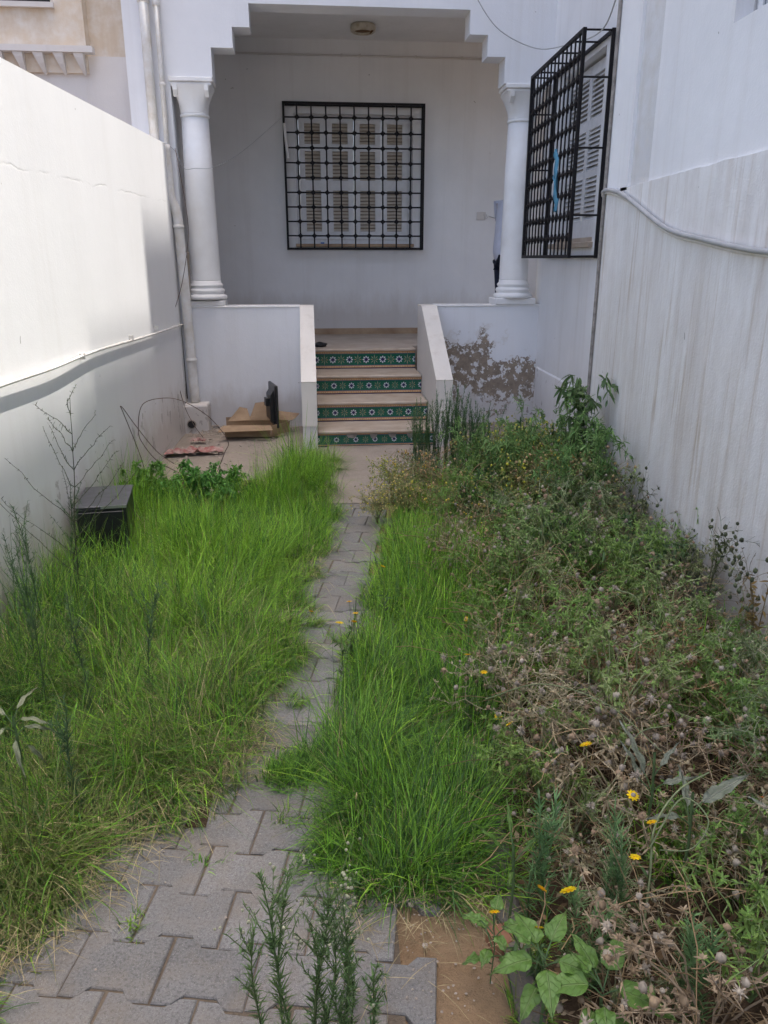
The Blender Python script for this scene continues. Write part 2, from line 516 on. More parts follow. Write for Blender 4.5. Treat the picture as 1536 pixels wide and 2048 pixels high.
for r in range(-4, 36):
    for c in range(-9, 10):
        lx = (c + .5*(r % 2))*.2175; ly = r*.158
        X = lx*cp - ly*sp; Y = .72 + lx*sp + ly*cp
        if Y < .55 or Y > 5.2: continue
        if X + .10 > path_right(Y) + .03 or X < path_left(Y): continue
        if Y > 2.2 and X < -.55: continue
        o = inst('paver', random.choice(pavers), path_o, (X + random.gauss(0,.0012), Y + random.gauss(0,.0012), random.gauss(0,.0012)),
                 (random.gauss(0,.008), random.gauss(0,.008), PR + random.gauss(0,.006)))
        cnt += 1

# kerb stones and a broken brick at the edge of the bed
kerb = empty('kerb', (.395, 1.2, -.012), R(-2.5), 'grey concrete kerb edging the weedy bed at bottom right', 'kerb')
for k in range(9):
    mb = MB(); mb.cbox((-.032,0,-.1),(.032,.47,.028+random.uniform(-.008,.008)), .012)
    mb.build('kerb_stone', M['kerb'], kerb, loc=(random.uniform(-.004,.004), -.55+k*.48, 0), rot=(random.uniform(-.01,.01),0,random.uniform(-.02,.02)))
mb = MB(); mb.cbox((-.03,-.035,-.03),(.03,.035,.022), .009)
tag(mb.build('broken_brick', M['brick'], loc=(.375,1.46,.0), rot=(.05,.1,.3)), 'broken red brick lying on the kerb', 'brick')

# ------------------------------------------------------------------ left boundary wall
lw = empty('boundary_wall', (-1.5, 3, 0), 0, 'bright white boundary wall on the left with a sloping top, sun on it', 'wall')
mb = MB()
prof = [(-5,-.1),(7.86,-.1),(7.86,2.575),(4.07,2.462),(-5,2.2)]
mb.prism([(y-3, z) for y, z in prof], -.22, 0, axis=0)
o = mb.build('wall_body', M['white_left'], lw)
mb = MB()
mb.prism([(-8, 2.2),(-8,2.25),(1.07,2.512),(4.86,2.625),(4.86,2.575),(1.07,2.462)], -.235, .012, axis=0)
pass

# ------------------------------------------------------------------ right near wall (streaky lower part, smooth upper part, bare strip)
rw = empty('boundary_wall', (1.7, 3, 0), 0, 'tall white wall on the right, dirty rain streaks below its ledge', 'wall')
# upper wall has a slot for the high window recess
mb = MB()
mb.box((.012,-8,1.985),(.3,.33,2.56)); mb.box((.012,.70,1.985),(.3,1.50,13.7)); mb.box((.012,-8,3.6),(.3,.33,13.7))
mb.box((.012,.33,1.985),(.3,.70,2.56)); mb.box((.012,.33,3.6),(.3,.70,13.7)); mb.box((.13,.33,2.56),(.3,.70,3.6))
mb.box((.012,-8,2.56),(.3,.33,3.6))
mb.build('upper_wall', M['white_upper'], rw)
mb = MB(); mb.box((.02,1.50,1.96),(.3,1.80,13.7)); mb.build('bare_strip', M['white_strip'], rw)
mb = MB(); mb.box((0.0,1.80,1.985),(.3,2.20,13.7)); mb.build('pilaster', M['white_upper'], rw)
mb = MB()
# streaky part with an uneven top ledge
n = 70
for i in range(n):
    y0 = -8+10.2*i/n; y1 = -8+10.2*(i+1)/n
    def zt(y): return min(2.035, 2.0 + .006*(2-y)) + .010*noise.noise(Vector((y*6,0,0)))
    a0, a1 = zt(y0), zt(y1)
    z0 = -.1
    if y0 >= 1.78: a0 = a1 = 1.985
    mb.add([(0,y0,z0),(0,y1,z0),(0,y1,a1),(0,y0,a0),(.06,y1,a1),(.06,y0,a0)], [(1,0,3,2),(2,3,5,4)])
mb.box((.0605,-8,-.1),(.3,2.2,1.98))
mb.add([(0,2.2,-.1),(0,2.2,1.985),(.3,2.2,1.985),(.3,2.2,-.1)], [(0,1,2,3)])
mb.build('streaked_wall', M['white_right'], rw)
# conduit at the wall's far edge and gap filler
mb = MB(); mb.tube([(-.012,2.16,-.05),(-.012,2.16,6)], .011, 8)
mb.build('edge_pipe', M['mortar'], rw)
mb = MB(); mb.box((0,2.203,-.1),(.28,2.222,12)); mb.build('joint_gap', M['mortar'], rw)
# barred high window in the recess, only its lower corner is in the picture
hw = empty('high_window', (1.7, 3.5, 2.56), 0, 'small recessed window high up at the top right edge', 'window')
mb = MB(); mb.box((.105,-.16,.0),(.125,.19,.04)); mb.box((.105,-.16,.04),(.125,-.12,1.0)); mb.box((.105,.15,.04),(.125,.19,1.0))
mb.build('frame', M['shutter'], hw)
mb = MB(); mb.box((.112,-.12,.04),(.118,.15,1.0)); mb.build('pane', simple('window_glass', (.20,.23,.27), .15, .1, 8, 0), hw)
mb = MB()
for k in range(3): mb.tube([(.05,-.10+k*.1,.0),(.05,-.10+k*.1,1.0)], .006, 6)
mb.build('bar', M['wire'], hw)

# ------------------------------------------------------------------ the house (local frame turned 2.2 degrees)
A = R(2.2)
house = empty('house', (0,0,0), A, 'white house with an arched porch, two columns and a tiled stair', 'house')
FV = 7.7
BW = 9.7
# porch back wall with the window opening
mb = MB()
wx0, wx1, wz0, wz1 = -.10, 1.26, 1.77, 3.16
mb.box((-1.5,BW,0),(wx0,BW+.25,4.2)); mb.box((wx1,BW,0),(3.4,BW+.25,4.2))
mb.box((wx0,BW,0),(wx1,BW+.25,wz0)); mb.box((wx0,BW,wz1),(wx1,BW+.25,4.2))
mb.build('back_wall', M['white_porch'], house)
for q4 in (((-1.5,FV+.25,.3),(-1.14,BW,4.2)),((3.2,FV+.3,.3),(3.4,BW,4.2))):
    mb = MB(); mb.box(*q4); mb.build('porch_side_wall', M['white_porch'], house)
mb = MB(); mb.box((-1.14,FV+.25,3.90),(3.2,BW,4.1)); mb.build('porch_ceiling', M['white_porch'], house)
mb = MB(); mb.box((-1.14,8.302,.1),(3.2,BW,.72)); mb.box((-1.14,FV+.25,.1),(-.078,8.3015,.72)); mb.box((1.245,FV+.25,.1),(3.2,8.3015,.72)); mb.build('porch_floor', M['stone'], house)
mb = MB(); mb.box((-1.14,BW-.012,.72),(3.2,BW-.001,.79)); mb.build('skirting', M['skirt'], house)
# stepped arch beam + pier on the left
mb = MB()
poly = [(-1.5,-.1),(-1.14,-.1),(-1.14,3.11),(-.774,3.11),(-.774,3.34),(-.584,3.34),(-.584,3.50),(-.434,3.50),(-.434,3.68),
        (1.50,3.68),(1.50,3.49),(1.665,3.49),(1.665,3.32),(1.83,3.32),(1.83,3.11),(2.5,3.11),(2.5,4.6),(-1.5,4.6)]
mb.prism(poly, FV, FV+.245)
mb.build('arch_beam', M['white_house'], house)
mb = MB(); mb.box((-1.5,FV+.01,4.6),(2.5,FV+2.2,14)); mb.build('unseen_upper_storey', M['white_upper'], house)  # unseen; raised high to keep the sun off the stepped beam
# parapets
mb = MB()
mb.box((-1.139,FV,-.1),(-.078,FV+.24,1.155))
mb.build('parapet', M['white_house'], house)
mb = MB(); mb.box((1.245,FV,-.1),(2.35,FV+.24,1.155)); mb.build('parapet', M['white_peel'], house)
mb = MB(); mb.cbox((-1.138,FV-.008,1.155),(-.079,FV+.25,1.172), .005); mb.cbox((-1.137,FV-.006,1.172),(-.79,FV+.26,1.222), .006)
mb.build('parapet_cap', M['white_trim'], house)
mb = MB(); mb.cbox((1.246,FV-.008,1.155),(2.29,FV+.25,1.172), .005); mb.cbox((1.83,FV-.02,1.172),(2.235,FV+.28,1.232), .006)
mb.build('parapet_cap', M['white_trim'], house)
# stair cheeks
for (u0, u1) in ((-.077, .05), (1.10, 1.244)):
    mb = MB()
    mb.prism([(6.70,-.1),(6.70,.585),(7.66,1.160),(7.94,1.160),(7.94,-.1)], u0, u1, axis=0)
    o = mb.build('stair_cheek', M['white_house'] if u0 < 0 else M['white_porch'], house)
    mb = MB()
    def capq(a, b, t=.006, w=.004):
        return [(a[0], a[1]),(b[0], b[1]),(b[0], b[1]+t),(a[0], a[1]+t)]
    mb.prism([(6.692,.585),(7.66,1.160),(7.94,1.160),(7.94,1.168),(7.655,1.168),(6.688,.592)], u0-.003, u1+.003, axis=0)
    mb.prism([(6.692,.20),(6.6995,.20),(6.6995,.585),(6.692,.585)], u0-.002, u1+.002, axis=0)
    mb.build('cheek_cap', M['trim_cream'], o)

# columns
def column(u, name='column'):
    v = FV+.125; r0, r1 = .139, .120
    zb = 1.232
    mb = MB()
    mb.lathe([(r0+.002,1.40),(r0,1.41),(r0,1.6),(r1+.012,2.2),(r1,2.83)], (u,v,0), 40)
    sh = mb.build(name, M['white_trim'], house, smooth=True)
    mb = MB()
    P = [(.185,0),(.192,.012),(.190,.032),(.172,.045),(.160,.05),(.165,.06),(.172,.075),(.168,.092),(.152,.10),(.147,.108),(.156,.118),(.158,.13),(.150,.142),(.142,.15),(.141,.170)]
    mb.lathe([(r, zb+z) for r, z in P], (u,v,0), 40)
    mb.build('column_base', M['white_trim'], sh, smooth=True)
    # capital: bell that goes from round to square, with a square abacus and leaf ribs
    mb = MB()
    n = 48; rows = 14; vs = []; fs = []
    for i in range(rows+1):
        t = i/rows
        z = 2.83+.215*t
        for k in range(n):
            a = 2*math.pi*k/n
            # superellipse blend
            e = 2+10*t**2
            cc, ss = abs(math.cos(a)), abs(math.sin(a))
            sq = 1/((cc**e+ss**e)**(1/e))
            r = (r1+.004)+(.172-r1)*(t**2.3)
            rib = 1+.035*math.sin(math.pi*min(1,t*1.2))*max(0, math.cos(a*8))**3
            vs.append((u+r*sq*rib*math.cos(a), v+r*sq*rib*math.sin(a), z))
    for i in range(rows):
        for k in range(n):
            a = i*n+k; b = i*n+(k+1)%n
            fs.append((a,b,b+n,a+n))
    mb.add(vs, fs)
    mb.lathe([(r1+.001,2.800),(r1+.010,2.806),(r1+.010,2.822),(r1+.002,2.830)], (u,v,0), 40)
    mb.build('capital', M['white_trim'], sh, smooth=True)
    mb = MB()
    mb.cbox((u-.176,v-.130,3.045),(u+.176,v+.130,3.072), .006)
    mb.cbox((u-.190,v-.145,3.072),(u+.190,v+.145,3.1095), .006)
    mb.build('abacus', M['white_trim'], sh)
    # small console at the corner of the capital
    for sx in (-1, 1):
        mb = MB()
        mb.prism([(v-.135,3.045),(v-.175,3.045),(v-.172,3.0),(v-.135,2.95)], u+sx*.135-.018, u+sx*.135+.018, axis=0)
        mb.build('capital_scroll', M['white_trim'], sh)
    return sh
column(-.965)
column(2.035)

# staircase: solid body, tread slabs, glazed riser tiles
stair = MB()
RV = [6.76, 7.16, 7.60, 8.07]; TZ = [.147, .33, .515, .72]
poly = [(6.76,-.1)]
for i in range(4):
    poly += [(RV[i], TZ[i]-.028)]
    if i < 3: poly += [(RV[i+1], TZ[i]-.028)]
poly += [(8.2, TZ[3]-.028),(8.2,-.1)]
stair.prism(poly, .052, 1.098, axis=0)
stair_o = stair.build('staircase', M['mortar'], house)
for i in range(4):
    v1 = RV[i+1]-.002 if i < 3 else 8.30
    mb = MB(); mb.cbox((.053, RV[i]-.035, TZ[i]-.028),(1.097, v1, TZ[i]+.001), .009)
    mb.build('tread_slab', M['stone'], stair_o)
def tile_mat(name, col):
    m, nt, b = newmat(name); q = N(nt)
    c = q.coord()
    q.l(q.mix(q.ramp(q.noise(c, 30, 3), .3, .8), col, tuple(x*.72 for x in col)), b.inputs['Base Color'])
    b.inputs['Roughness'].default_value = .22
    return m
TM = [tile_mat('glaze_green', (.014,.12,.075)), tile_mat('glaze_white', (.70,.72,.78)), tile_mat('glaze_purple', (.035,.02,.10)),
      tile_mat('glaze_yellow', (.30,.33,.21)), tile_mat('glaze_orange', (.58,.30,.13)), tile_mat('glaze_blue', (.07,.10,.20)), tile_mat('glaze_cream', (.68,.56,.40))]
def tile_mesh(h, w=.1725, lo=None, hi=None):
    mb = MB(); w2 = w/2-.0008
    lo = -w2 if lo is None else lo+.0006; hi = w2 if hi is None else hi-.0006
    cl = lambda x: min(hi, max(lo, x))
    mb.box((lo,0,0),(hi,.006,h), 0)
    def face(pts, m, y):
        q_ = [(cl(p[0]), p[1]) for p in pts]
        if max(p[0] for p in q_)-min(p[0] for p in q_) < 1e-5: return
        mb.add([(p[0],y,p[1]) for p in q_], [tuple(range(len(q_)))], m)
    def rect(x0,x1,z0,z1,m,y): face([(x0,z0),(x1,z0),(x1,z1),(x0,z1)], m, y)
    gz0, gz1 = .036, h-.026
    if gz1-gz0 < .06: gz0 = .024; gz1 = h-.018
    rect(-w2,w2,0,.007,2,-.0003); rect(-w2,w2,.009,gz0-.006,4,-.0003); rect(-w2,w2,gz0-.006,gz0-.001,5,-.0003)
    rect(-w2,w2,gz1+.001,gz1+.006,5,-.0003); rect(-w2,w2,gz1+.007,h,4,-.0003)
    for k in range(10):
        x = -w2+.006+k*(w-.004)/10
        face([(x,.012),(x+.008,.016),(x+.008,gz0-.010),(x,gz0-.014)], 6, -.0006)
        face([(x,gz1+.009),(x+.008,gz1+.012),(x+.008,h-.004),(x,h-.008)], 6, -.0006)
    cz = (gz0+gz1)/2; hr = (gz1-gz0)/2
    def petal(cx, a, r0, r1, wd, m, y):
        ca, sa = math.cos(a), math.sin(a)
        P = [(r0,0),(r0+(r1-r0)*.55,-wd),(r1,0),(r0+(r1-r0)*.55,wd)]
        face([(cx+p*ca-s_*sa, cz+p*sa+s_*ca) for p, s_ in P], m, y)
    for k in range(8): petal(0, k*math.pi/4, hr*.24, hr*.70, hr*.15, 1, -.0004-.0001*(k%2))
    face([(hr*.30*math.cos(t),cz+hr*.30*math.sin(t)) for t in [i*math.pi/5 for i in range(10)]], 2, -.0008)
    for sx in (-1, 1):
        for k in range(-2, 3):
            a_ = k*math.pi/4 + (math.pi if sx > 0 else 0)
            petal(sx*w2, a_, hr*.12, hr*(.88 if k else .8), hr*.075, 3, -.0004-.0001*(k%2))
        petal(sx*w2, (math.pi if sx > 0 else 0), .3*hr, hr*.55, hr*.07, 4, -.0008)
    return mb.mesh('riser_tile', TM)
for i in range(4):
    zb = ([0]+TZ)[i]+ (.002 if i else 0); zt = TZ[i]-.030
    h = zt-zb
    me = tile_mesh(h)
    first = .052 + [.080, .085, .092, .100][i]
    xc = first - .1725/2
    while xc - .08625 < 1.096:
        lo, hi = .053-xc, 1.097-xc
        if lo > -.086 or hi < .086:
            m_ = tile_mesh(h, .1725, max(lo,-.0855), min(hi,.0855))
        else: m_ = me
        inst('riser_tile', m_, stair_o, (xc, RV[i]-.0062, zb), (random.uniform(-.004,.004),0,0))
        xc += .1725
# chipped mortar patches along the lowest row of tiles
for (px, w_, d_) in ((.355,.10,.045),(.55,.07,.05),(.72,.075,.045),(.88,.06,.05)):
    mb = MB(); n = 11; zt = TZ[0]-.030
    pts = [(px-w_/2, zt)]
    for k in range(n):
        t = k/(n-1)
        pts.append((px-w_/2+w_*t, zt-d_*math.sin(math.pi*t)**.5*random.uniform(.75,1.1)-.004))
    pts.append((px+w_/2, zt))
    mb.prism(pts, RV[0]-.0105, RV[0]-.004)
    mb.build('mortar_patch', M['mortar'], stair_o)

# porch window: frame, four shutters with three louvred fields each, slats one by one
win = MB()
win.box((wx0+.001,BW+.085,wz0+.001),(wx1-.001,BW+.12,wz0+.05)); win.box((wx0+.001,BW+.085,wz1-.05),(wx1-.001,BW+.12,wz1-.001))
win.box((wx0+.001,BW+.085,wz0+.05),(wx0+.045,BW+.12,wz1-.05)); win.box((wx1-.045,BW+.085,wz0+.05),(wx1-.001,BW+.12,wz1-.05))
win_o = win.build('shuttered_window', M['shutter'], house)
mb = MB(); mb.cbox((wx0-.02,BW-.05,wz0-.035),(wx1+.02,BW+.12,wz0-.001), .004); mb.build('sill', M['skirt'], house)
slat_me = MB(); slat_me.add([(-.088,-.012,-.013),(.088,-.012,-.013),(.088,.010,.011),(-.088,.010,.011),(-.088,-.009,-.015),(.088,-.009,-.015),(.088,.013,.009),(-.088,.013,.009)],
     [(0,1,2,3),(7,6,5,4),(0,4,5,1),(3,2,6,7),(0,3,7,4),(1,5,6,2)])
slat_me = slat_me.mesh('slat', M['slat'])
sw = (wx1-wx0-.09)/4
ns_total = 0
for k in range(4):
    a = wx0+.045+k*sw+.002; b = a+sw-.004
    y0, y1 = BW+.060, BW+.092
    fz = [(wz0+.14,wz0+.59),(wz0+.70,wz0+1.01),(wz0+1.085,wz0+1.30)]
    fx0, fx1 = (a+b)/2-.089, (a+b)/2+.089
    sh = MB()
    sh.box((a,y0,wz0+.052),(fx0,y1,wz1-.052)); sh.box((fx1,y0,wz0+.052),(b,y1,wz1-.052))
    zz = [wz0+.052]+[z for p in fz for z in p]+[wz1-.052]
    for j in range(0, 8, 2): sh.box((fx0,y0,zz[j]),(fx1,y1,zz[j+1]))
    sh_o = sh.build('shutter', M['shutter'], house)
    mb = MB(); mb.box((fx0,y1-.003,fz[0][0]),(fx1,y1+.004,fz[2][1])); mb.build('shutter_back', M['slat_back'], sh_o)
    for (z0, z1) in fz:
        nsl = max(5, int(round((z1-z0)/.0365)))
        for j in range(nsl):
            inst('slat', slat_me, sh_o, ((a+b)/2, BW+.074, z0+(j+.5)*(z1-z0)/nsl))
            ns_total += 1

def m_text(): pass

# ------------------------------------------------------------------ right wing of the house with its shuttered window
wing = empty('house_wing', (1.98,5.2,0), 0, 'white side wing of the house with a tall louvred window behind a cage', 'building')
XW = 0
oy0, oy1, oz0, oz1 = 6.27-5.2, 7.42-5.2, 1.73, 3.08
mb = MB()
mb.box((0,0,-.1),(.3,oy0,14.95-.0)); mb.box((0,oy1,-.1),(.3,2.75,14.95))
mb.box((0,oy0,-.1),(.3,oy1,oz0)); mb.box((0,oy0,oz1),(.3,oy1,14.95))
mb.build('wing_wall', M['white_wing'], wing)
mb = MB(); mb.box((0.002,1.62,14.95),(.3,2.75,15.75)); mb.build('shadow_step_block', M['white_wing'], wing)  # unseen taller block, added to cast the step in the left wall's shadow
mb = MB()   # thicker plinth with a sloped top edge
mb.prism([(0,-.1),(-.014,-.1),(-.014,.560),(-.002,.572),(0,.572)], -.15, 2.50, axis=1)
mb.build('plinth', M['white_wing'], wing)
sh = MB()
x0, x1 = .075, .105
for (ya, yb) in ((oy0+.01, (oy0+oy1)/2-.004), ((oy0+oy1)/2+.004, oy1-.01)):
    sh = MB()
    fz = [(oz0+.17,oz0+.50),(oz0+.55,oz0+.86),(oz0+.93,oz0+1.25)]
    fya, fyb = ya+.035, yb-.035
    sh.box((x0,ya,oz0+.035),(x1,fya,oz1-.02)); sh.box((x0,fyb,oz0+.035),(x1,yb,oz1-.02))
    zz = [oz0+.035]+[z for p in fz for z in p]+[oz1-.02]
    for j in range(0, 8, 2): sh.box((x0,fya,zz[j]),(x1,fyb,zz[j+1]))
    so = sh.build('shutter', M['shutter'], wing)
    mb = MB(); mb.box((x1-.004,fya,fz[0][0]),(x1+.003,fyb,fz[2][1])); mb.build('shutter_back', M['slat_back2'], so)
    L = fyb-fya
    sm = MB(); sm.add([(-.012,0,-.015),(-.012,L,-.015),(.010,L,.012),(.010,0,.012),(-.009,0,-.018),(-.009,L,-.018),(.013,L,.009),(.013,0,.009)],
        [(3,2,1,0),(4,5,6,7),(1,5,4,0),(7,6,2,3),(4,7,3,0),(2,6,5,1)])
    sm = sm.mesh('slat', M['slat_white'])
    for (z0_, z1_) in fz:
        nsl = int(round((z1_-z0_)/.036))
        for j in range(nsl):
            inst('slat', sm, so, (x0+.012, fya, z0_+(j+.5)*(z1_-z0_)/nsl))
mb = MB(); mb.box((.02,oy0+.001,oz0+.001),(.11,oy1-.001,oz0+.034)); mb.cbox((-.035,oy0-.03,oz0-.045),(.018,oy1+.03,oz0-.002), .004)
mb.build('window_sill', M['stone'], wing)
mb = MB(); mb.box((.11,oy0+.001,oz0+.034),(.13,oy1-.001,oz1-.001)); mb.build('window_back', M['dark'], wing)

# ------------------------------------------------------------------ iron grilles
boss_mb = MB()
def star(mb, r, t, n=16):
    # concave four-pointed knot, lying in the xz plane
    vs = []; 
    for s_ in (-1, 1):
        for k in range(n):
            a = 2*math.pi*k/n
            q_ = abs(math.cos(2*a))
            rr = r*(.62+.38*q_**2)
            vs.append((rr*math.cos(a), s_*t*.55, rr*math.sin(a)))
    vs.append((0,-t,0)); vs.append((0,t,0))
    fs = []
    for k in range(n):
        j = (k+1)%n
        fs.append((k, k+n, j+n, j)); fs.append((k, j, 2*n)); fs.append((j+n, k+n, 2*n+1))
    mb.add(vs, fs)
star(boss_mb, .033, .015)
boss_me = boss_mb.mesh('boss', M['iron'])

def grille(parent, W, H, D, nv, nh, bar=.0055, first_h=None, frame=.0095):
    """front face at y=0 in the xz plane, cage running back to y=D"""
    fr = MB()
    f = frame
    fr.box((0,-f,0),(2*f,f,H)); fr.box((W-2*f,-f,0),(W,f,H)); fr.box((2*f,-f,0),(W-2*f,f,2*f)); fr.box((2*f,-f,H-2*f),(W-2*f,f,H))
    fr.build('frame', M['iron'], parent)
    bk = MB()
    bk.box((.003,D-f,0),(2*f-.003,D+f,H)); bk.box((W-2*f+.003,D-f,0),(W-.003,D+f,H)); bk.box((2*f,D-f,.003),(W-2*f,D+f,2*f-.003)); bk.box((2*f,D-f,H-2*f+.003),(W-2*f,D+f,H-.003))
    bk.build('back_frame', M['iron'], parent)
    vm = MB(); vm.tube([(0,0,2*f),(0,0,H-2*f)], bar, 6); vm = vm.mesh('bar', M['iron'])
    hm = MB(); hm.tube([(2*f,0,0),(W-2*f,0,0)], bar, 6); hm = hm.mesh('bar', M['iron'])
    dm = MB(); dm.tube([(0,f,0),(0,D-f,0)], bar, 6); dm = dm.mesh('side_bar', M['iron'])
    xs = [W*(i+1)/(nv+1) for i in range(nv)]
    zs = [H*(i+1)/(nh+1) for i in range(nh)]
    for x in xs: inst('bar', vm, parent, (x,0,0), (0,random.gauss(0,.0012),0))
    for z in zs: inst('bar', hm, parent, (0,.004,z), (0,random.gauss(0,.0012),0))
    for x in xs:
        for z in zs: inst('boss', boss_me, parent, (x,.002,z), (0, random.gauss(0,.06), 0))
    for z in [0+f, H-f]:
        for x in [f]+[xs[i] for i in range(1, nv, 3)]+[W-f]: inst('side_bar', dm, parent, (x,0,z))
    for z in zs[1::3]:
        for x in (f, W-f): inst('side_bar', dm, parent, (x,0,z))
    return xs, zs

def hloc(u, v, z):
    return (u*math.cos(A)-v*math.sin(A), u*math.sin(A)+v*math.cos(A), z)
gf = empty('window_grille', hloc(-.222, 9.56, 1.70), A, 'square black iron window grille on the porch back wall', 'grille')
grille(gf, 1.60, 1.555, .135, 9, 9, .0086, frame=.0125)
# rotated cage: its front faces -X
gc = empty('window_grille', (1.755, 7.63, 1.605), R(-90), 'deep black iron cage over the side wing window', 'grille')
grille(gc, 1.55, 1.535, .208, 13, 9, .0072, frame=.0125)

# ------------------------------------------------------------------ neighbour's house over the left wall
nb = empty('neighbour_house', (0,0,0), A, 'cream neighbouring house with a scalloped cornice, top left', 'house')
mb = MB(); mb.box((-6.0,7.93,0),(-1.505,8.4,3.3)); mb.build('wall', M['neighbour_white'], nb)
mb = MB(); mb.box((-6.0,7.90,3.16),(-1.87,8.35,8.0)); mb.box((-1.87,8.05,3.30),(-1.505,8.4,8.0)); mb.build('upper_wall', M['neighbour'], nb)
mb = MB(); mb.box((-6.0,7.81,3.305),(-1.80,7.899,3.355)); mb.build('cornice', M['neighbour_white'], nb)
for k in range(12):
    # each corbel: quarter-round console under the cornice
    x = -1.90-k*.17
    mb = MB()
    pr = [(7.899,3.304),(7.822,3.304),(7.826,3.27),(7.846,3.22),(7.876,3.17),(7.899,3.14)]
    # tapers like a shell: wide at the top, a point below
    n_ = len(pr)
    vs = [(x-.075*(1 if i<2 else (z-3.12)/.19), y, z) for i,(y,z) in enumerate(pr)] + [(x+.012, y, z) for (y,z) in pr]
    fs = [tuple(range(n_))[::-1], tuple(range(n_, 2*n_))] + [(i, (i+1)%n_, (i+1)%n_+n_, i+n_) for i in range(n_)]
    mb.add(vs, fs); mb.build('corbel', M['neighbour_white'], nb)
mb = MB(); mb.box((-2.9,7.86,3.65),(-2.10,7.898,3.69)); mb.build('window_sill', M['neighbour_white'], nb)
mb = MB(); mb.box((-2.88,7.885,3.69),(-2.13,7.899,5.0)); mb.build('window', M['dark'], nb)
mb = MB(); 
zz = 2.5
pts = []
while zz < 4.4:
    pts.append((-1.492+random.uniform(-.007,.007), 7.925, zz)); zz += random.uniform(.03,.09)
mb.tube(pts, [random.uniform(.002,.010) for _ in pts], 5)
mb.build('wall_joint', M['mortar'], nb)

# ------------------------------------------------------------------ pipes, cables, lamp
def thing_tube(name, pts, r, mat, label, cat, n=8, smooth_n=8, group=None, clips=None):
    mb = MB(); mb.tube(spline(pts, smooth_n), r, n)
    o = mb.build(name, mat, smooth=True)
    return tag(o, label, cat, group)

dp = empty('drainpipe', hloc(-1.30, 7.62, 2.4), A, 'thick white drainpipe left of the porch, above the left wall', 'pipe')
mb = MB(); mb.tube([(-0,0,-.2),(0,0,2.2)], .042, 16); mb.build('pipe', M['pipe'], dp, smooth=True)
mb = MB()
for z in (1.24,): mb.lathe([(.048,0),(.052,.005),(.052,.05),(.048,.055)], (0,0,z), 16)
mb.build('collar', M['pipe'], dp, smooth=True)
dp = empty('drainpipe', hloc(-1.20, 7.64, 2.4), A, 'thin white drainpipe beside the thick one, left of the porch', 'pipe')
mb = MB(); mb.tube([(-0,0,-.2),(0,0,2.2)], .022, 12); mb.build('pipe', M['pipe'], dp, smooth=True)
mb = MB(); mb.lathe([(.026,0),(.029,.004),(.029,.026),(.026,.03)], (0,0,.62), 12); mb.lathe([(.026,0),(.032,.004),(.032,.05),(.026,.055)], (0,0,1.22), 12)
mb.build('collar', M['pipe'], dp, smooth=True)
dp = empty('drainpipe', hloc(-1.175, 7.63, 0), A, 'white drainpipe running down beside the left column to a plinth', 'pipe')
mb = MB(); mb.tube(spline([(-.045,.01,2.56),(-.04,.01,2.3),(-.03,0,2.12),(0.005,0,2.02),(.02,0,1.9),(.03,0,1.5),(.04,0,.9),(.05,0,.27)], 6), .045, 16)
mb.build('pipe', M['pipe'], dp, smooth=True)
mb = MB()
for x_, z in ((.022,1.86),(.045,.66)): mb.lathe([(.047,0),(.052,.004),(.052,.03),(.047,.034)], (x_,0,z), 16)
mb.build('collar', M['pipe'], dp, smooth=True)
mb = MB(); mb.tube([(-.035,.03,.3),(-.045,.03,1.2),(-.058,.03,2.0)], .012, 8); mb.build('side_cable', M['wire_dark'], dp)
# plinth box with drain hole at the foot of the pipe
pb = empty('drain_box', hloc(-1.11, 7.6, 0), A, 'small white plinth with a round drain hole under the drainpipe', 'drain box')
mb = MB(); mb.cbox((-.13,-.14,-.05),(.12,.095,.265), .012); mb.build('box', M['white_left'], pb)
mb = MB(); mb.tube([(-.04,-.156,.085),(-.04,-.1405,.085)], .036, 16); mb.build('drain_hole', M['dark'], pb)
mb = MB()
for k in range(16):
    a = k*math.pi/8; b = (k+1)*math.pi/8
    mb.add([(-.04+r*math.cos(t), y, .085+r*math.sin(t)) for t in (a,b) for r,y in ((.036,-.158),(.044,-.158),(.046,-.140))], [(0,1,4,3),(1,2,5,4)])
mb.build('drain_rim', M['rubble'], pb)
# plank leaning behind the column
mb = MB(); mb.cbox((-.022,-.009,0),(.022,.009,.44), .002)
tag(mb.build('plank', M['wood'], loc=hloc(-1.122,7.66,1.22), rot=(-.02,.04,A)), 'short grey board leaning on the parapet behind the left column', 'board')

thing_tube('wire', [hloc(u,v,z) for u,v,z in ((-1.19,7.66,2.56),(-1.13,7.66,2.50),(-1.07,7.66,2.37),(-.98,7.66,2.372),(-.80,7.70,2.392),(-.6,8.5,2.62),(-.24,9.54,3.08))], .0026, M['wire'],
           'thin grey wire crossing the left column and running to the porch window', 'wire')
thing_tube('wire', [hloc(u,v,z) for u,v,z in ((1.50,7.60,3.86),(1.54,7.6,3.73),(1.75,7.6,3.50),(2.09,7.6,3.37),(2.20,7.0,3.27))]+[(1.70,5.55,2.98),(1.69,5.25,3.08),(1.67,5.05,3.17)], .0045, M['wire'],
           'grey cable hanging in a loop in front of the wall above the cage', 'wire')
thing_tube('wire', [hloc(u,v,z) for u,v,z in ((-1.12,7.55,2.52),(-1.09,7.5,2.35),(-1.055,7.5,2.0),(-1.06,7.5,1.76),(-1.14,7.5,1.4),(-1.25,7.45,1.06),(-1.27,7.4,.79),(-1.20,7.35,.34),(-1.10,7.2,.15),(-1.0,7.1,.03))], .0028, M['wire_brown'],
           'thin brown wire hanging down beside the drainpipe to the ground', 'wire')
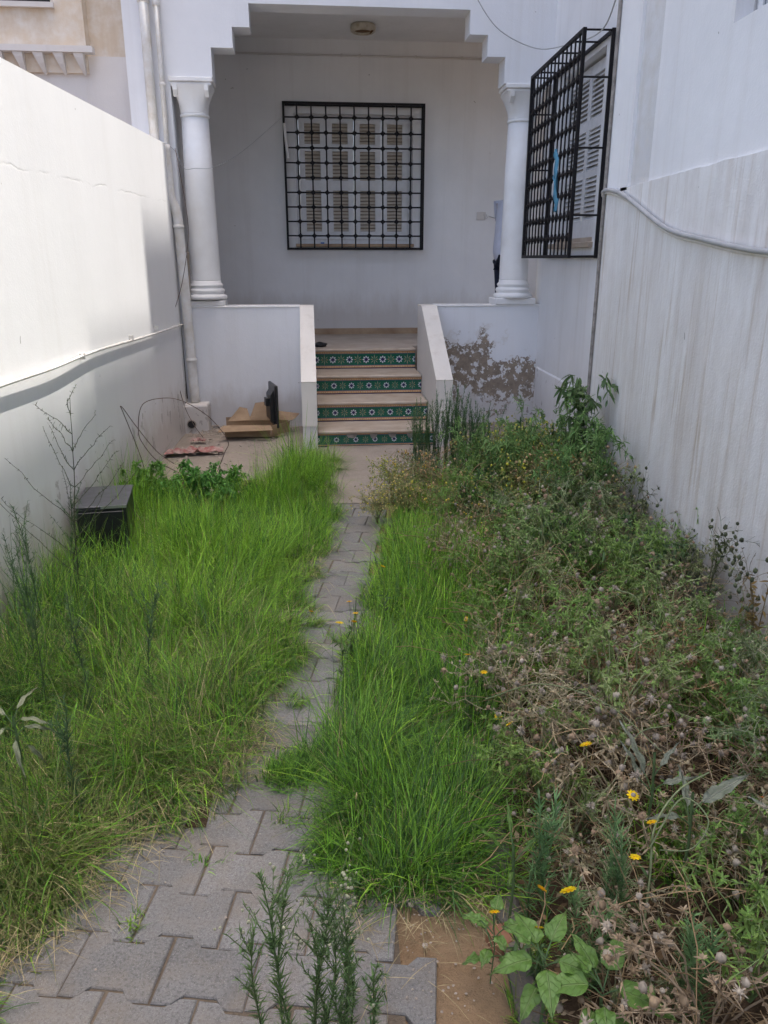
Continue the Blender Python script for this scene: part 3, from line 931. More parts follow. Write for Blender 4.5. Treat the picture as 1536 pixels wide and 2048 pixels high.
# stiff wire loops springing off the ground in the corner
thing_tube('wire_loop', [(-1.41,5.48,.03),(-1.41,5.36,.27),(-1.41,5.04,.65),(-1.41,4.99,.70),(-1.41,5.06,.67),(-1.405,5.31,.5),(-1.39,5.75,.22),(-1.36,6.15,.02)], .0028, M['wire_brown'],
           'narrow loop of brown wire standing against the left wall', 'wire')
thing_tube('wire_loop', [(-1.18,5.75,.02),(-1.36,5.66,.16),(-1.46,5.65,.30),(-1.485,5.65,.405),(-1.437,5.65,.593),(-1.273,5.65,.64),(-1.13,5.65,.608),(-.96,5.65,.491),(-.84,5.65,.32),(-.87,5.65,.225),(-.95,5.7,.05)], .0028, M['wire_brown'],
           'big round loop of brown wire standing in front of the drain box', 'wire')
# cable along the left wall, on clips
cb = empty('wall_cable', (-1.488,5.5,1.04), 0, 'cable clipped along the sunny left wall', 'cable')
pts = [(0.004,-7,.03),(0.004,-3,.032),(.010,-2.05,.033),(.012,-1.4,.024),(.006,-.6,.026),(.004,.6,-.006),(.004,1.9,-.028),(.004,2.15,-.03)]
mb = MB(); mb.tube(spline(pts, 10), .0085, 8); mb.build('cable', M['pipe'], cb, smooth=True)
for y in (-.9,.2,1.0,-2.6):
    mb = MB(); mb.cbox((-.012,y-.006,-.012+.02),(.022,y+.006,.045), .003); mb.build('clip', M['pipe'], cb)
# thick conduit draped on the right wall
thing_tube('conduit', [(1.90,5.30,1.95),(1.72,5.26,1.995),(1.682,5.08,2.005),(1.678,4.76,1.95),(1.678,4.13,1.755),(1.676,3.7,1.69),(1.674,3.36,1.65),(1.674,3.09,1.627),(1.674,2.6,1.61),(1.674,1.6,1.62)], .0125, M['wire'],
           'thick grey cable draped in a curve across the right wall', 'cable', 10)
thing_tube('conduit', [(1.90,5.32,1.94),(1.72,5.27,1.98),(1.69,5.08,1.99),(1.688,4.7,1.915),(1.688,4.13,1.735),(1.688,3.7,1.672),(1.688,3.2,1.618),(1.688,2.6,1.60),(1.688,1.6,1.605)], .008, M['pipe'],
           'thinner pale cable running just below the thick one on the right wall', 'cable', 8)
# conduit high on the porch back wall
co = empty('porch_conduit', hloc(.6,9.69,3.74), A, 'thin white conduit running across the top of the porch wall', 'conduit')
mb = MB(); mb.tube([(-1.7,-.012,.0),(1.6,-.012,-.004)], .010, 8); mb.build('tube', M['white_porch'], co, smooth=True)
for x in (-1.3,-.15,.05,.68,1.2):
    mb = MB(); mb.cbox((x-.012,-.03,-.014),(x+.012,0,.014), .003); mb.build('clip', M['white_porch'], co)
# broken round ceiling lamp
lp = empty('ceiling_lamp', (.30,9.13,3.90), 0, 'round discoloured lamp fitting with its cover missing, on the porch ceiling', 'lamp')
mb = MB(); mb.lathe([(.118,0),(.128,-.006),(.132,-.03),(.128,-.062),(.112,-.074),(.096,-.070),(.094,-.03),(.05,-.026)], (0,0,0), 32)
mb.build('ring', M['lamp'], lp, smooth=True)
mb = MB(); mb.lathe([(.085,-.052),(.092,-.05),(.092,-.046),(.085,-.044)], (0,.01,0), 24); mb.build('reflector', M['rust'], lp)
mb = MB(); mb.tube(spline([(.06,-.04,-.03),(.09,-.07,-.06),(.07,-.085,-.10),(.09,-.09,-.085),(.10,-.06,-.07)], 5), .006, 6); mb.build('lamp_wire', M['rust'], lp)

# broken piece of white plastic conduit hanging at the grille corner
mb = MB(); mb.tube([(0,0,0),(.012,0,-.16),(.03,0,-.36)], .016, 8)
tag(mb.build('plastic_pipe', M['pipe'], loc=hloc(-.205,9.53,3.03)), 'short white plastic pipe tied to the upper left of the porch grille', 'pipe')
# blue cloth knotted to the cage
mb = MB(); seg = 26; vs=[]; fs=[]
for i in range(seg+1):
    t = i/seg
    w_ = .012+.05*math.sin(math.pi*min(1,t*1.05))*(.6+.4*math.sin(t*19))
    for k in range(7):
        s_ = (k/6-.5)
        vs.append((1.745+.014*math.sin(k*2.1+t*9), 6.62-.10*t*1.1+s_*w_*2+.01*math.sin(t*21), 2.42-.46*t+.01*math.sin(k+t*15)))
for i in range(seg):
    for k in range(6):
        a = i*7+k; fs.append((a,a+1,a+8,a+7))
mb.add(vs, fs)
tag(mb.build('cloth', M['cloth_blue'], smooth=True), 'blue strip of cloth hanging in the window cage', 'cloth')
# switch plate scrawl beside the person
sp_ = empty('wall_socket', hloc(2.09,9.70,2.085), A, 'small painted-over socket box with scribbles on the porch wall', 'socket')
mb = MB(); mb.cbox((-.055,-.012,-.045),(.055,-.0005,.045), .004); mb.build('plate', M['white_porch'], sp_)
mb = MB(); mb.tube([(.03,-.014,.02),(.045,-.014,-.03)], .003, 4); mb.tube([(.06,-.014,.02),(.075,-.014,-.02),(.06,-.014,-.03)], .003, 4); mb.tube([(.09,-.014,.0),(.19,-.014,-.03)], .004, 4)
mb.build('scribble', M['wire'], sp_)
mb = MB(); mb.cbox((0,0,0),(.045,.03,.016), .004)
tag(mb.build('plastic_clip', simple('blue_plastic', (.03,.16,.5), .4, .05, 10, 0), loc=hloc(.17,9.66,wz0)), 'small blue thing lying on the porch window sill', 'plastic scrap')
# crumpled dark bag at the top of the stairs
mb = MB(); pr = []
for i in range(7):
    for k in range(12):
        a = 2*math.pi*k/12; t = i/6
        r = .045*math.sin(math.pi*(.15+.8*t))*(1+.35*noise.noise(Vector((math.cos(a)*2,math.sin(a)*2,t*4))))
        pr.append((r*1.8*math.cos(a), r*math.sin(a), .055*t))
fs = [(i*12+k, i*12+(k+1)%12, (i+1)*12+(k+1)%12, (i+1)*12+k) for i in range(6) for k in range(12)]
mb.add(pr, fs + [tuple(range(12))[::-1], tuple(range(72,84))])
tag(mb.build('bag', M['plastic_black'], loc=hloc(.11,8.25,.72)), 'crumpled dark scrap on the top step against the left cheek', 'rubbish')

# ------------------------------------------------------------------ cardboard box with an old monitor, black case, rags, rubble
cbx = empty('cardboard_box', (-.83,7.33,.02), R(6), 'flattened open cardboard box on the concrete by the stairs', 'box')
def card(parent, quad, name='flap'):
    mb = MB(); a,b_,c_,d_ = [Vector(p) for p in quad]
    nrm = (b_-a).cross(d_-a).normalized()*.004
    # gentle warp: subdivide 4x4
    n_=5; vs=[]; 
    for s_ in (0,1):
        for i in range(n_):
            for j in range(n_):
                u_=i/(n_-1); w_=j/(n_-1)
                p = a*(1-u_)*(1-w_)+b_*u_*(1-w_)+c_*u_*w_+d_*(1-u_)*w_
                p = p + nrm*(s_ + 2.2*math.sin(u_*3+a.x*9)*math.sin(w_*3.1))
                vs.append(p)
    fs=[]
    for i in range(n_-1):
        for j in range(n_-1):
            k=i*n_+j; fs.append((k,k+1,k+n_+1,k+n_)); k+=n_*n_; fs.append((k,k+n_,k+n_+1,k+1))
    e=[i*n_ for i in range(n_)]
    for L_ in ([i*n_ for i in range(n_)],[i*n_+n_-1 for i in range(n_)],list(range(n_)),[ (n_-1)*n_+j for j in range(n_)]):
        for i in range(n_-1): fs.append((L_[i],L_[i+1],L_[i+1]+n_*n_,L_[i]+n_*n_))
    mb.add(vs, fs)
    return mb.build(name, M['card'], parent)
card(cbx, [(-.27,-.19,.0),(.24,-.22,.0),(.24,.20,.0),(-.27,.20,.0)], 'box_bottom')
card(cbx, [(-.27,-.19,.0),(.15,-.24,.0),(.15,-.26,.115),(-.28,-.21,.115)], 'box_side')
card(cbx, [(.15,-.24,.0),(.33,-.05,.0),(.34,-.06,.11),(.16,-.26,.11)], 'box_side')
card(cbx, [(-.27,.20,.0),(.33,.20,.0),(.33,.21,.11),(-.27,.21,.11)], 'box_side')
card(cbx, [(-.28,-.21,.115),(.15,-.26,.115),(.17,-.35,.085),(-.33,-.31,.075)], 'flap')
card(cbx, [(-.25,.05,.10),(-.03,.06,.10),(-.06,.15,.20),(-.13,.14,.22)], 'flap')
card(cbx, [(-.05,.10,.09),(.16,.10,.09),(.14,.17,.26),(.02,.17,.25)], 'flap')
card(cbx, [(.18,.05,.10),(.36,.0,.10),(.44,.08,.15),(.20,.16,.17)], 'flap')
mon = empty('monitor', (-.63,7.30,.09), R(106), 'black flat monitor standing on edge in the cardboard box', 'monitor')
mb = MB(); mb.cbox((-.16,-.012,0),(.16,.018,.40), .008); mb.build('screen_panel', M['plastic_black'], mon)
mb = MB()
mb.prism([(.018,.03),(.055,.07),(.06,.19),(.05,.26),(.05,.30),(.03,.33),(.018,.35)], -.10, .10, axis=0)
mb.build('back_shell', M['plastic_black'], mon)
mb = MB(); mb.cbox((-.04,.055,.19),(.04,.085,.27), .004); mb.build('stand_mount', M['plastic_black'], mon)

pc = empty('metal_case', (-1.33,4.22,-.03), R(9), 'black metal box half hidden in the grass by the left wall', 'metal case')
mb = MB(); mb.cbox((-.13,-.20,.06),(.13,.20,.355), .006); mb.build('case_body', M['plastic_black'], pc)
mb = MB(); mb.cbox((-.135,-.202,.357),(.135,.205,.366), .003); mb.build('top_panel', M['metal_grey'], pc)
mb = MB(); mb.box((.0,-.206,.352),(.134,-.2025,.367)); mb.build('edge_strip', M['steel'], pc)
for k in range(1):
    mb = MB(); mb.cbox((-.118,-.207,.08),(.118,-.2005,.335), .004); mb.build('front_cover', M['plastic_black'], pc)

def rag(name, x, y, L_, W_, mat, label, seed, rz=0):
    vs=[]; fs=[]; nx, ny = 26, 10
    for j in range(ny+1):
        for i in range(nx+1):
            u_=i/nx-.5; w_=j/ny-.5
            e = .25*noise.noise(Vector((u_*5,seed,0)))
            h = abs(noise.fractal(Vector((u_*7,w_*4,seed)),1,2,3))*.05*(1-abs(u_)*.8)+.012
            vs.append((u_*L_, (w_+e*.6)*W_, h))
    for j in range(ny):
        for i in range(nx):
            a=j*(nx+1)+i; fs.append((a,a+1,a+nx+2,a+nx+1))
    mb=MB(); mb.add(vs,fs)
    o=mb.build(name,mat,smooth=True,loc=(x,y,.012),rot=(0,0,rz))
    return tag(o,label,'rag')
rag('rag', -1.27,6.55,.50,.16,M['rag'],'long twisted pinkish rag on the concrete below the drain box',2.2,R(8))
rag('rag', -1.30,6.95,.14,.07,M['rag'],'small crumpled rag between the long rag and the drain box',5.7,R(-10))
rr = random.Random(5)
stone_me = []
for k in range(4):
    mb = MB(); vs=[]; n_=7
    for i in range(4):
        for j in range(n_):
            a=2*math.pi*j/n_; r=[.6,1,.9,.45][i]*(1+rr.uniform(-.25,.25))
            vs.append((r*math.cos(a),r*math.sin(a)*.8,[-.3,.1,.5,.8][i]))
    fs=[(i*n_+j,i*n_+(j+1)%n_,(i+1)*n_+(j+1)%n_,(i+1)*n_+j) for i in range(3) for j in range(n_)]+[tuple(range(n_))[::-1],tuple(range(3*n_,4*n_))]
    mb.add(vs,fs); stone_me.append(mb.mesh('rubble',M['rubble']))
vs=[];fs=[]
for k in range(900):
    me = rr.choice(stone_me)
    zone = rr.random()
    if zone<.5: x,y = rr.uniform(-1.45,-.5), rr.uniform(7.2,7.66)
    elif zone<.75: x,y = rr.uniform(-1.45,-.2), rr.uniform(5.9,7.6)
    else: x,y = rr.uniform(.9,1.9), rr.uniform(6.6,7.66)
    s_=rr.uniform(.004,.014)*(1.6 if rr.random()<.08 else 1); ca,sa=math.cos(k),math.sin(k)
    b_=len(vs)
    for v_ in me.vertices: vs.append((x+s_*(v_.co.x*ca-v_.co.y*sa), y+s_*(v_.co.x*sa+v_.co.y*ca), .02+s_*v_.co.z*.7))
    for p in me.polygons: fs.append(tuple(b_+i for i in p.vertices))
mb=MB(); mb.add(vs,fs)
pbv=[];pbf=[]
for k in range(700):
    me = rr.choice(stone_me); y=rr.uniform(1.0,2.4) if k<420 else rr.uniform(1.0,5.0)
    x = rr.uniform(.12,.50) if k<420 else rr.uniform(-.9,.35)
    s_=rr.uniform(.0012,.0042)*(2.2 if rr.random()<.06 else 1); ca,sa=math.cos(k),math.sin(k); b_=len(pbv)
    for v_ in me.vertices: pbv.append((x+s_*(v_.co.x*ca-v_.co.y*sa), y+s_*(v_.co.x*sa+v_.co.y*ca), (-.012 if x>.24 else .001)+s_*v_.co.z*.8))
    for p in me.polygons: pbf.append(tuple(b_+i for i in p.vertices))
mp=MB(); mp.add(pbv,pbf)
tag(mp.build('gravel',M['rubble']),'grit and little stones on the dirt and paving','gravel',kind='stuff')
tag(mb.build('rubble',M['rubble']),'loose crumbs of plaster and gravel on the concrete','rubble',kind='stuff')
# ------------------------------------------------------------------ vegetation
def veg_mat(name, trans=.35, rough=.5, var=.25):
    m, nt, b = newmat(name); q = N(nt)
    at = q.n('ShaderNodeAttribute'); at.attribute_name = 'Col'
    oi = q.n('ShaderNodeObjectInfo')
    c = q.coord(kind='Object')
    f = q.noise(c, 35, 2, .5)
    hsv = q.n('ShaderNodeHueSaturation'); q.l(at.outputs['Color'], hsv.inputs['Color'])
    q.l(q.maprange(f, .3, .7, 1-var, 1+var), hsv.inputs['Value'])
    q.l(q.maprange(oi.outputs['Random'], 0, 1, .488, .512), hsv.inputs['Hue'])
    q.l(hsv.outputs[0], b.inputs['Base Color'])
    b.inputs['Roughness'].default_value = rough
    b.inputs['Specular IOR Level'].default_value = .3
    tr = q.n('ShaderNodeBsdfTranslucent'); q.l(hsv.outputs[0], tr.inputs['Color'])
    mx = q.n('ShaderNodeMixShader'); mx.inputs[0].default_value = trans
    q.l(b.outputs[0], mx.inputs[1]); q.l(tr.outputs[0], mx.inputs[2])
    q.l(mx.outputs[0], nt.nodes['Material Output'].inputs[0])
    return m
M['leaf'] = veg_mat('living_leaf')
M['stem'] = veg_mat('plant_stem', .08, .6)
M['dry'] = veg_mat('dry_plant', .2, .85)

def unit(a): return a/np.maximum(np.linalg.norm(a, axis=-1, keepdims=True), 1e-9)
def arr(x, n): 
    x = np.asarray(x, float)
    return np.broadcast_to(x, (n,)+x.shape[1:] if x.ndim > 1 else (n,)) if x.ndim != 1 or x.shape[0] != 3 else np.broadcast_to(x, (n,3))

class Veg:
    def __init__(s): s.V=[]; s.F=[]; s.C=[]; s.n=0
    def _add(s, v, f, c):
        s.V.append(v.reshape(-1,3)); s.F.append(f.reshape(-1,4)+s.n); s.C.append(c.reshape(-1,3)); s.n += v.reshape(-1,3).shape[0]
    def ribbons(s, base, d, L, W, droop, col, col2=None, prof=(1,.95,.7,.12), roll=None, fold=0):
        """blades / leaves: N strips that start at base in direction d and bend down by droop"""
        N_ = len(base); K = len(prof)
        t = np.linspace(0,1,K)
        L = np.broadcast_to(L, (N_,)); W = np.broadcast_to(W, (N_,)); droop = np.broadcast_to(droop, (N_,))
        d = unit(d)
        pos = base[:,None,:] + d[:,None,:]*(L[:,None]*t)[:,:,None]
        pos[:,:,2] -= (L*droop)[:,None]*t**2
        up = np.tile(np.array([0,0,1.]), (N_,1)) + 1e-3
        if roll is not None: up = up + roll
        side = unit(np.cross(d, up))
        w = (W[:,None]*np.array(prof))[:,:,None]*.5
        v = np.stack([pos - side[:,None,:]*w, pos + side[:,None,:]*w], axis=2)   # N,K,2,3
        idx = np.arange(N_*K*2).reshape(N_,K,2)
        f = np.stack([idx[:,:-1,0], idx[:,:-1,1], idx[:,1:,1], idx[:,1:,0]], axis=-1)
        c1 = np.broadcast_to(col, (N_,3)); c2 = np.broadcast_to(col2 if col2 is not None else col, (N_,3))
        c = c1[:,None,None,:]*(1-t)[None,:,None,None] + c2[:,None,None,:]*t[None,:,None,None]
        c = np.broadcast_to(c, (N_,K,2,3))
        s._add(v, f, np.array(c))
    def tubes(s, pts, r, col, col2=None, sides=3):
        """pts N,K,3; r N,K"""
        N_, K = pts.shape[:2]
        r = np.broadcast_to(r, (N_,K))
        tan = np.gradient(pts, axis=1); tan = unit(tan)
        ref = np.where(np.abs(tan[:,:,2:3])>.9, np.array([1.,0,0]), np.array([0,0,1.]))
        x = unit(np.cross(tan, ref)); y = np.cross(tan, x)
        a = np.arange(sides)*2*np.pi/sides
        v = pts[:,:,None,:] + (x[:,:,None,:]*np.cos(a)[None,None,:,None] + y[:,:,None,:]*np.sin(a)[None,None,:,None])*r[:,:,None,None]
        idx = np.arange(N_*K*sides).reshape(N_,K,sides); nx = np.roll(idx, -1, axis=2)
        f = np.stack([idx[:,:-1], nx[:,:-1], nx[:,1:], idx[:,1:]], axis=-1)
        t = np.linspace(0,1,K)
        c1 = np.broadcast_to(col, (N_,3)); c2 = np.broadcast_to(col2 if col2 is not None else col, (N_,3))
        c = c1[:,None,None,:]*(1-t)[None,:,None,None] + c2[:,None,None,:]*t[None,:,None,None]
        s._add(v, f, np.array(np.broadcast_to(c, (N_,K,sides,3))))
    def balls(s, cen, r, col, jag=.3, g=None, squash=1.0):
        """little rough balls: 6x4 grid spheres"""
        g = g or rng
        N_ = len(cen); nu, nv = 6, 4
        th = np.arange(nu)*2*np.pi/nu; ph = np.linspace(.15, np.pi-.15, nv)
        dirs = np.stack([np.outer(np.sin(ph), np.cos(th)), np.outer(np.sin(ph), np.sin(th)), np.outer(np.cos(ph), np.ones(nu))*squash], -1)  # nv,nu,3
        rr = np.broadcast_to(r,(N_,))[:,None,None]*(1+g.uniform(-jag,jag,(N_,nv,nu)))
        v = cen[:,None,None,:] + dirs[None]*rr[...,None]
        idx = np.arange(N_*nv*nu).reshape(N_,nv,nu); nx = np.roll(idx,-1,axis=2)
        f = np.stack([idx[:,:-1], idx[:,1:], nx[:,1:], nx[:,:-1]], -1)
        # end caps as quads
        c0 = idx[:,0]; c1 = idx[:,-1]
        caps = np.concatenate([c0[:,[0,1,2,3]], c0[:,[0,3,4,5]], c1[:,[3,2,1,0]], c1[:,[5,4,3,0]]], 0)
        c = np.broadcast_to(np.broadcast_to(col,(N_,3))[:,None,None,:], (N_,nv,nu,3))*(1+g.uniform(-.2,.2,(N_,nv,nu,1)))
        s._add(v, np.concatenate([f.reshape(-1,4), caps.reshape(-1,4)], 0), c)
    def puffs(s, cen, r, col, k=16, g=None, w=.22):
        """spiky seed heads: k short ribbons radiating from each centre"""
        g = g or rng
        N_ = len(cen)
        d = unit(g.normal(size=(N_,k,3)))
        b = np.repeat(cen[:,None,:],k,1) + d*.15*np.broadcast_to(r,(N_,))[:,None,None]
        rr = np.repeat(np.broadcast_to(r,(N_,)), k)*g.uniform(.8,1.15,N_*k)
        cc = np.repeat(np.broadcast_to(col,(N_,3)), k, 0)*g.uniform(.75,1.25,(N_*k,1))
        s.ribbons(b.reshape(-1,3), d.reshape(-1,3), rr, rr*w*2, 0, cc, prof=(.3,1,.15), roll=g.normal(size=(N_*k,3)))
    def mesh(s, name, mat, smooth=True):
        V = np.concatenate(s.V).astype(np.float32); F = np.concatenate(s.F).astype(np.int32); C = np.clip(np.concatenate(s.C),0,1).astype(np.float32)
        me = bpy.data.meshes.new(name)
        me.vertices.add(len(V)); me.vertices.foreach_set('co', V.ravel())
        me.loops.add(F.size); me.loops.foreach_set('vertex_index', F.ravel())
        me.polygons.add(len(F)); me.polygons.foreach_set('loop_start', np.arange(0,F.size,4,dtype=np.int32)); me.polygons.foreach_set('loop_total', np.full(len(F),4,dtype=np.int32))
        me.polygons.foreach_set('use_smooth', np.full(len(F), smooth))
        a = me.color_attributes.new('Col','FLOAT_COLOR','POINT')
        a.data.foreach_set('color', np.concatenate([C, np.ones((len(C),1),np.float32)],1).ravel())
        me.materials.append(mat)
        me.update(calc_edges=True)
        return me
    def build(s, name, mat, parent=None, loc=(0,0,0), rot=(0,0,0)):
        return inst(name, s.mesh(name, mat), parent, loc, rot)

GREEN = np.array([.15,.32,.036]); LIME = np.array([.27,.46,.045]); DEEP = np.array([.06,.14,.035]); OLIVE=np.array([.16,.19,.06])
STRAW = np.array([.52,.43,.24]); TAN=np.array([.36,.27,.16]); GREY=np.array([.24,.26,.13])

def clump(x, y, n, spread, h, w, lean, mixw, g, veg, droop=(.15,.6), h_var=.3):
    """tufts at x,y (arrays), n blades each; mixw = weights of lime, green, deep, straw"""
    T = len(x)
    bx = np.repeat(x,n)+g.normal(0,1,T*n)*np.repeat(spread,n); by = np.repeat(y,n)+g.normal(0,1,T*n)*np.repeat(spread,n)
    base = np.stack([bx,by,np.full(T*n,-.01)],1)
    lean = np.repeat(np.broadcast_to(lean,(T,)),n)
    az = g.uniform(0,2*np.pi,T*n); ln = np.abs(g.normal(0,1,T*n))*lean
    # whole tufts lean together a little
    fa = np.array([noise.noise(Vector((a*1.5,b_*1.5,40.0)))*9 for a,b_ in zip(x,y)])
    taz = np.repeat(fa+g.normal(0,.9,T),n); tl = np.repeat(g.uniform(0,1.9,T)**1.3,n)*lean
    d = np.stack([np.cos(az)*ln+np.cos(taz)*tl, np.sin(az)*ln+np.sin(taz)*tl, np.ones(T*n)],1)
    L = np.repeat(h,n)*(1+g.uniform(-h_var*1.6,h_var,T*n))
    W = w*np.exp(g.normal(-.05,.33,T*n))
    pal = np.array([LIME,GREEN,DEEP,STRAW,OLIVE])
    mw = np.asarray(mixw,float)
    if mw.ndim == 1: mw = np.tile(mw,(T,1))
    mw = mw/mw.sum(1,keepdims=True)
    cum = np.cumsum(np.repeat(mw,n,0),1)
    k = (g.uniform(0,1,(T*n,1))>cum).sum(1).clip(0,4)
    col = pal[k]*g.uniform(.7,1.25,(T*n,1))*np.repeat(g.uniform(.72,1.25,(T,1)),n,0)
    dr = g.uniform(droop[0],droop[1],T*n)
    flat = k==3
    L = np.where(flat, L*.7, L); dr = np.where(flat, dr*1.5, dr)
    tip = col*np.where(flat[:,None],1.0,1.12)
    veg.ribbons(base,d,L,W,dr,col,tip,prof=(.8,1,.85,.55,.08))

def interp(y, ys, xs): return np.interp(y, ys, xs)
L_Y = [1.25,1.5,1.75,2.03,2.15,2.42,3.0,3.5,4.1,5.4,6.4]
L_X = [-.95,-.78,-.66,-.51,-.36,-.29,-.25,-.19,-.10,-.07,-.10]
gl = np.random.default_rng(11)
# --- left lawn gone wild
v = Veg()
T = 6000
y = 1.35 + (6.45-1.35)*gl.beta(1.0,1.05,T); xr = interp(y, L_Y, L_X)
xr = xr + np.array([noise.noise(Vector((0,b_*2.6,5)))*.13+noise.noise(Vector((0,b_*7,9)))*.07 for b_ in y])
x = -1.47 + (xr+1.47)*gl.uniform(0,1,T)
keep = (y < 5.0+.9*np.clip((x+.75)/.5,0,1)*1.5) & ~((y>5.15)&(x<-.62)) & ~((np.abs(x+1.27)<.15)&(np.abs(y-4.38)<.22))
keep &= ~((y<1.75)&(x>interp(y,L_Y,L_X)-.03)&(gl.uniform(0,1,T)<.5))
x, y = x[keep], y[keep]; T = len(x)
nz = np.array([noise.noise(Vector((a*1.7,b*1.7,3.3))) for a,b in zip(x,y)])
nz2 = np.array([noise.noise(Vector((a*3.1,b*3.1,8.3))) for a,b in zip(x,y)])
edge = np.clip((interp(y,L_Y,L_X)-x)/.25,0,1)
hol = np.clip((np.array([noise.noise(Vector((a*2.6,b_*2.6,21.0))) for a,b_ in zip(x,y)])-.12)*5,0,1)   # hollows of flattened thatch
h = (.19+.13*edge+.16*np.clip((-1.0-x)/.4,0,1))*(1+.8*nz)*(1-.45*hol)
h *= np.where(y<2.1,.78,1.0)*np.where(y<1.7,.75,1); h = np.where((y>5.3), h*1.1, h)
h = np.where((np.abs(x+1.25)<.33)&(y<4.05)&(y>3.45), h*.72, h)
far = np.clip((y-2.3)/1.6,0,1)
mw = np.stack([far*(.42+.5*nz2)+.16, .45+.1*far+0*x, .24+1.1*np.clip((-.95-x)/.3,0,1)*np.clip((3.9-y)/.6,0,1)+.2*np.clip(-nz2,0,1), .34*(1-far)+.07+.25*np.clip(nz2*1.6,0,1)*(1-.4*far), .50*(1-far)+.05],1).clip(.005)
mw[:,3] += 1.1*hol+.5*np.clip((2.15-y)/.4,0,1); mw[:,4] += .5*hol+.9*np.clip((2.3-y)/.5,0,1)
leanv = .42+.40*(1-far)+.5*hol
clump(x,y,19,np.full(T,.028),h,.0026,leanv,mw,gl,v,(.12,.9),.5)
# longer, paler blades that stand out of the mass, and bent ones
S = gl.permutation(T)[:1500]
mw2 = mw[S].copy(); mw2[:,0] += .5; mw2[:,3] += .25*(1-far[S])
clump(x[S],y[S],5,np.full(1500,.035),h[S]*1.25,.0030,.55+.35*(1-far[S]),mw2,gl,v,(.3,1.1),.3)
tag(v.build('grass', M['leaf']), 'long bright green grass filling the bed left of the path', 'grass', kind='stuff')
# --- right strip of grass along the path
v = Veg()
R_Y = [1.60,1.75,2.0,2.15,2.35,2.6,3.0,3.5,4.3,4.8]
RL  = [.06,-.06,-.08,-.16,-.03,-.02,.06,.16,.30,.38]
RR_ = [.20,.24,.32,.36,.40,.45,.52,.60,.72,.75]
T = 2300
y = gl.uniform(1.60,4.85,T); a = interp(y,R_Y,RL); b = interp(y,R_Y,RR_)+.10
a = a + np.array([noise.noise(Vector((3,b_*3.2,5)))*.10+noise.noise(Vector((0,b_*8,9)))*.05 for b_ in y])
x = a+(b-a)*gl.uniform(0,1,T)
nz = np.array([noise.noise(Vector((p*2.3,q_*2.3,7.7))) for p,q_ in zip(x,y)])
e = np.clip((x-a)/.12,0.15,1)
h = (.14+.17*e)*(1+.75*nz)*np.where(y<1.85,.75,1)
far = np.clip((y-2.2)/1.4,0,1)
mw = np.stack([.05+.42*far+0*x, .6+0*x, .48-.25*far, .07+.05*(1-far), .06+0*x],1)
clump(x,y,19,np.full(T,.026),h,.0026,.5,mw,gl,v,(.1,.9),.5)
S = gl.permutation(T)[:420]; clump(x[S],y[S],5,np.full(420,.03),h[S]*1.3,.0032,.6,mw[S]+np.array([.5,0,0,.1,.1]),gl,v,(.4,1.2),.3)
# the tuft that crosses the path
k=60; clump(gl.normal(-.17,.05,k),gl.normal(2.14,.035,k),22,np.full(k,.02),np.full(k,.11),.0026,.6,(.1,.6,.4,.05,.05),gl,v)
tag(v.build('grass', M['leaf']), 'tall green grass spilling over the right edge of the path', 'grass', kind='stuff')
# --- grass among the weeds of the bed
v = Veg()
T = 1300
x = gl.uniform(.45,1.66,T); y = gl.uniform(1.5,5.4,T)
nz = np.array([noise.noise(Vector((p*1.9,q_*1.9,17.7))) for p,q_ in zip(x,y)])
kp = nz+.18*(y>2.4)*1-.1*(y<2.2) > .0
x,y = x[kp],y[kp]; T=len(x)
clump(x,y,14,np.full(T,.03),gl.uniform(.20,.46,T),.0030,.5,(.5,.8,.3,.25,.3),gl,v,(.2,.8))
tag(v.build('grass', M['leaf']), 'thin grass and straw growing between the weeds of the right bed', 'grass', kind='stuff')
# --- straw lying at the edge of the grass, and litter
v = Veg()
T = 1500
t = gl.uniform(0,1,T)
y = np.where(t<.72, gl.uniform(1.3,2.4,T), gl.uniform(2.4,5.2,T)); x = interp(y,L_Y,L_X)+gl.normal(-.03,.08,T)
k_ = t>.9; x = np.where(k_, gl.uniform(-.05,.40,T), x); y = np.where(k_, gl.normal(1.55,.10,T), y)
az = gl.uniform(0,2*np.pi,T)
v.ribbons(np.stack([x,y,gl.uniform(.002,.05,T)],1), np.stack([np.cos(az),np.sin(az),gl.uniform(-.1,.35,T)],1), gl.uniform(.03,.14,T), .0017, gl.uniform(.1,.5,T), STRAW*gl.uniform(.45,.95,(T,1)), prof=(.7,1,.8,.3))
tag(v.build('straw', M['dry']), 'dry straw lying where the grass meets the paving', 'straw', kind='stuff')
v = Veg()
T = 5200
x = gl.uniform(.45,1.68,T); y = gl.uniform(1.0,5.4,T); az = gl.uniform(0,2*np.pi,T)
bc = np.where(gl.uniform(0,1,(T,1))<.5, np.array([[.17,.10,.055]]), np.array([[.27,.20,.13]]))*gl.uniform(.5,1.2,(T,1))
v.ribbons(np.stack([x,y,gl.uniform(.0,.10,T)],1), np.stack([np.cos(az),np.sin(az),gl.uniform(-.5,.6,T)],1), gl.uniform(.015,.045,T), gl.uniform(.006,.016,T), gl.uniform(0,.8,T), bc, prof=(.2,1,.9,.2), roll=gl.normal(size=(T,3)))
T = 2600
x = gl.uniform(.48,1.66,T); y = gl.uniform(1.0,5.2,T); az = gl.uniform(0,2*np.pi,T)
K=6; tt=np.linspace(0,1,K)
L_=gl.uniform(.08,.32,T); up_=gl.uniform(.1,.9,T)
pts = np.stack([x[:,None]+np.cos(az)[:,None]*L_[:,None]*tt+gl.normal(0,.008,(T,K)), y[:,None]+np.sin(az)[:,None]*L_[:,None]*tt+gl.normal(0,.008,(T,K)), (up_*L_)[:,None]*(tt-.55*tt**2)*1.8+gl.uniform(0,1,T)[:,None]**2.5*.24],-1)
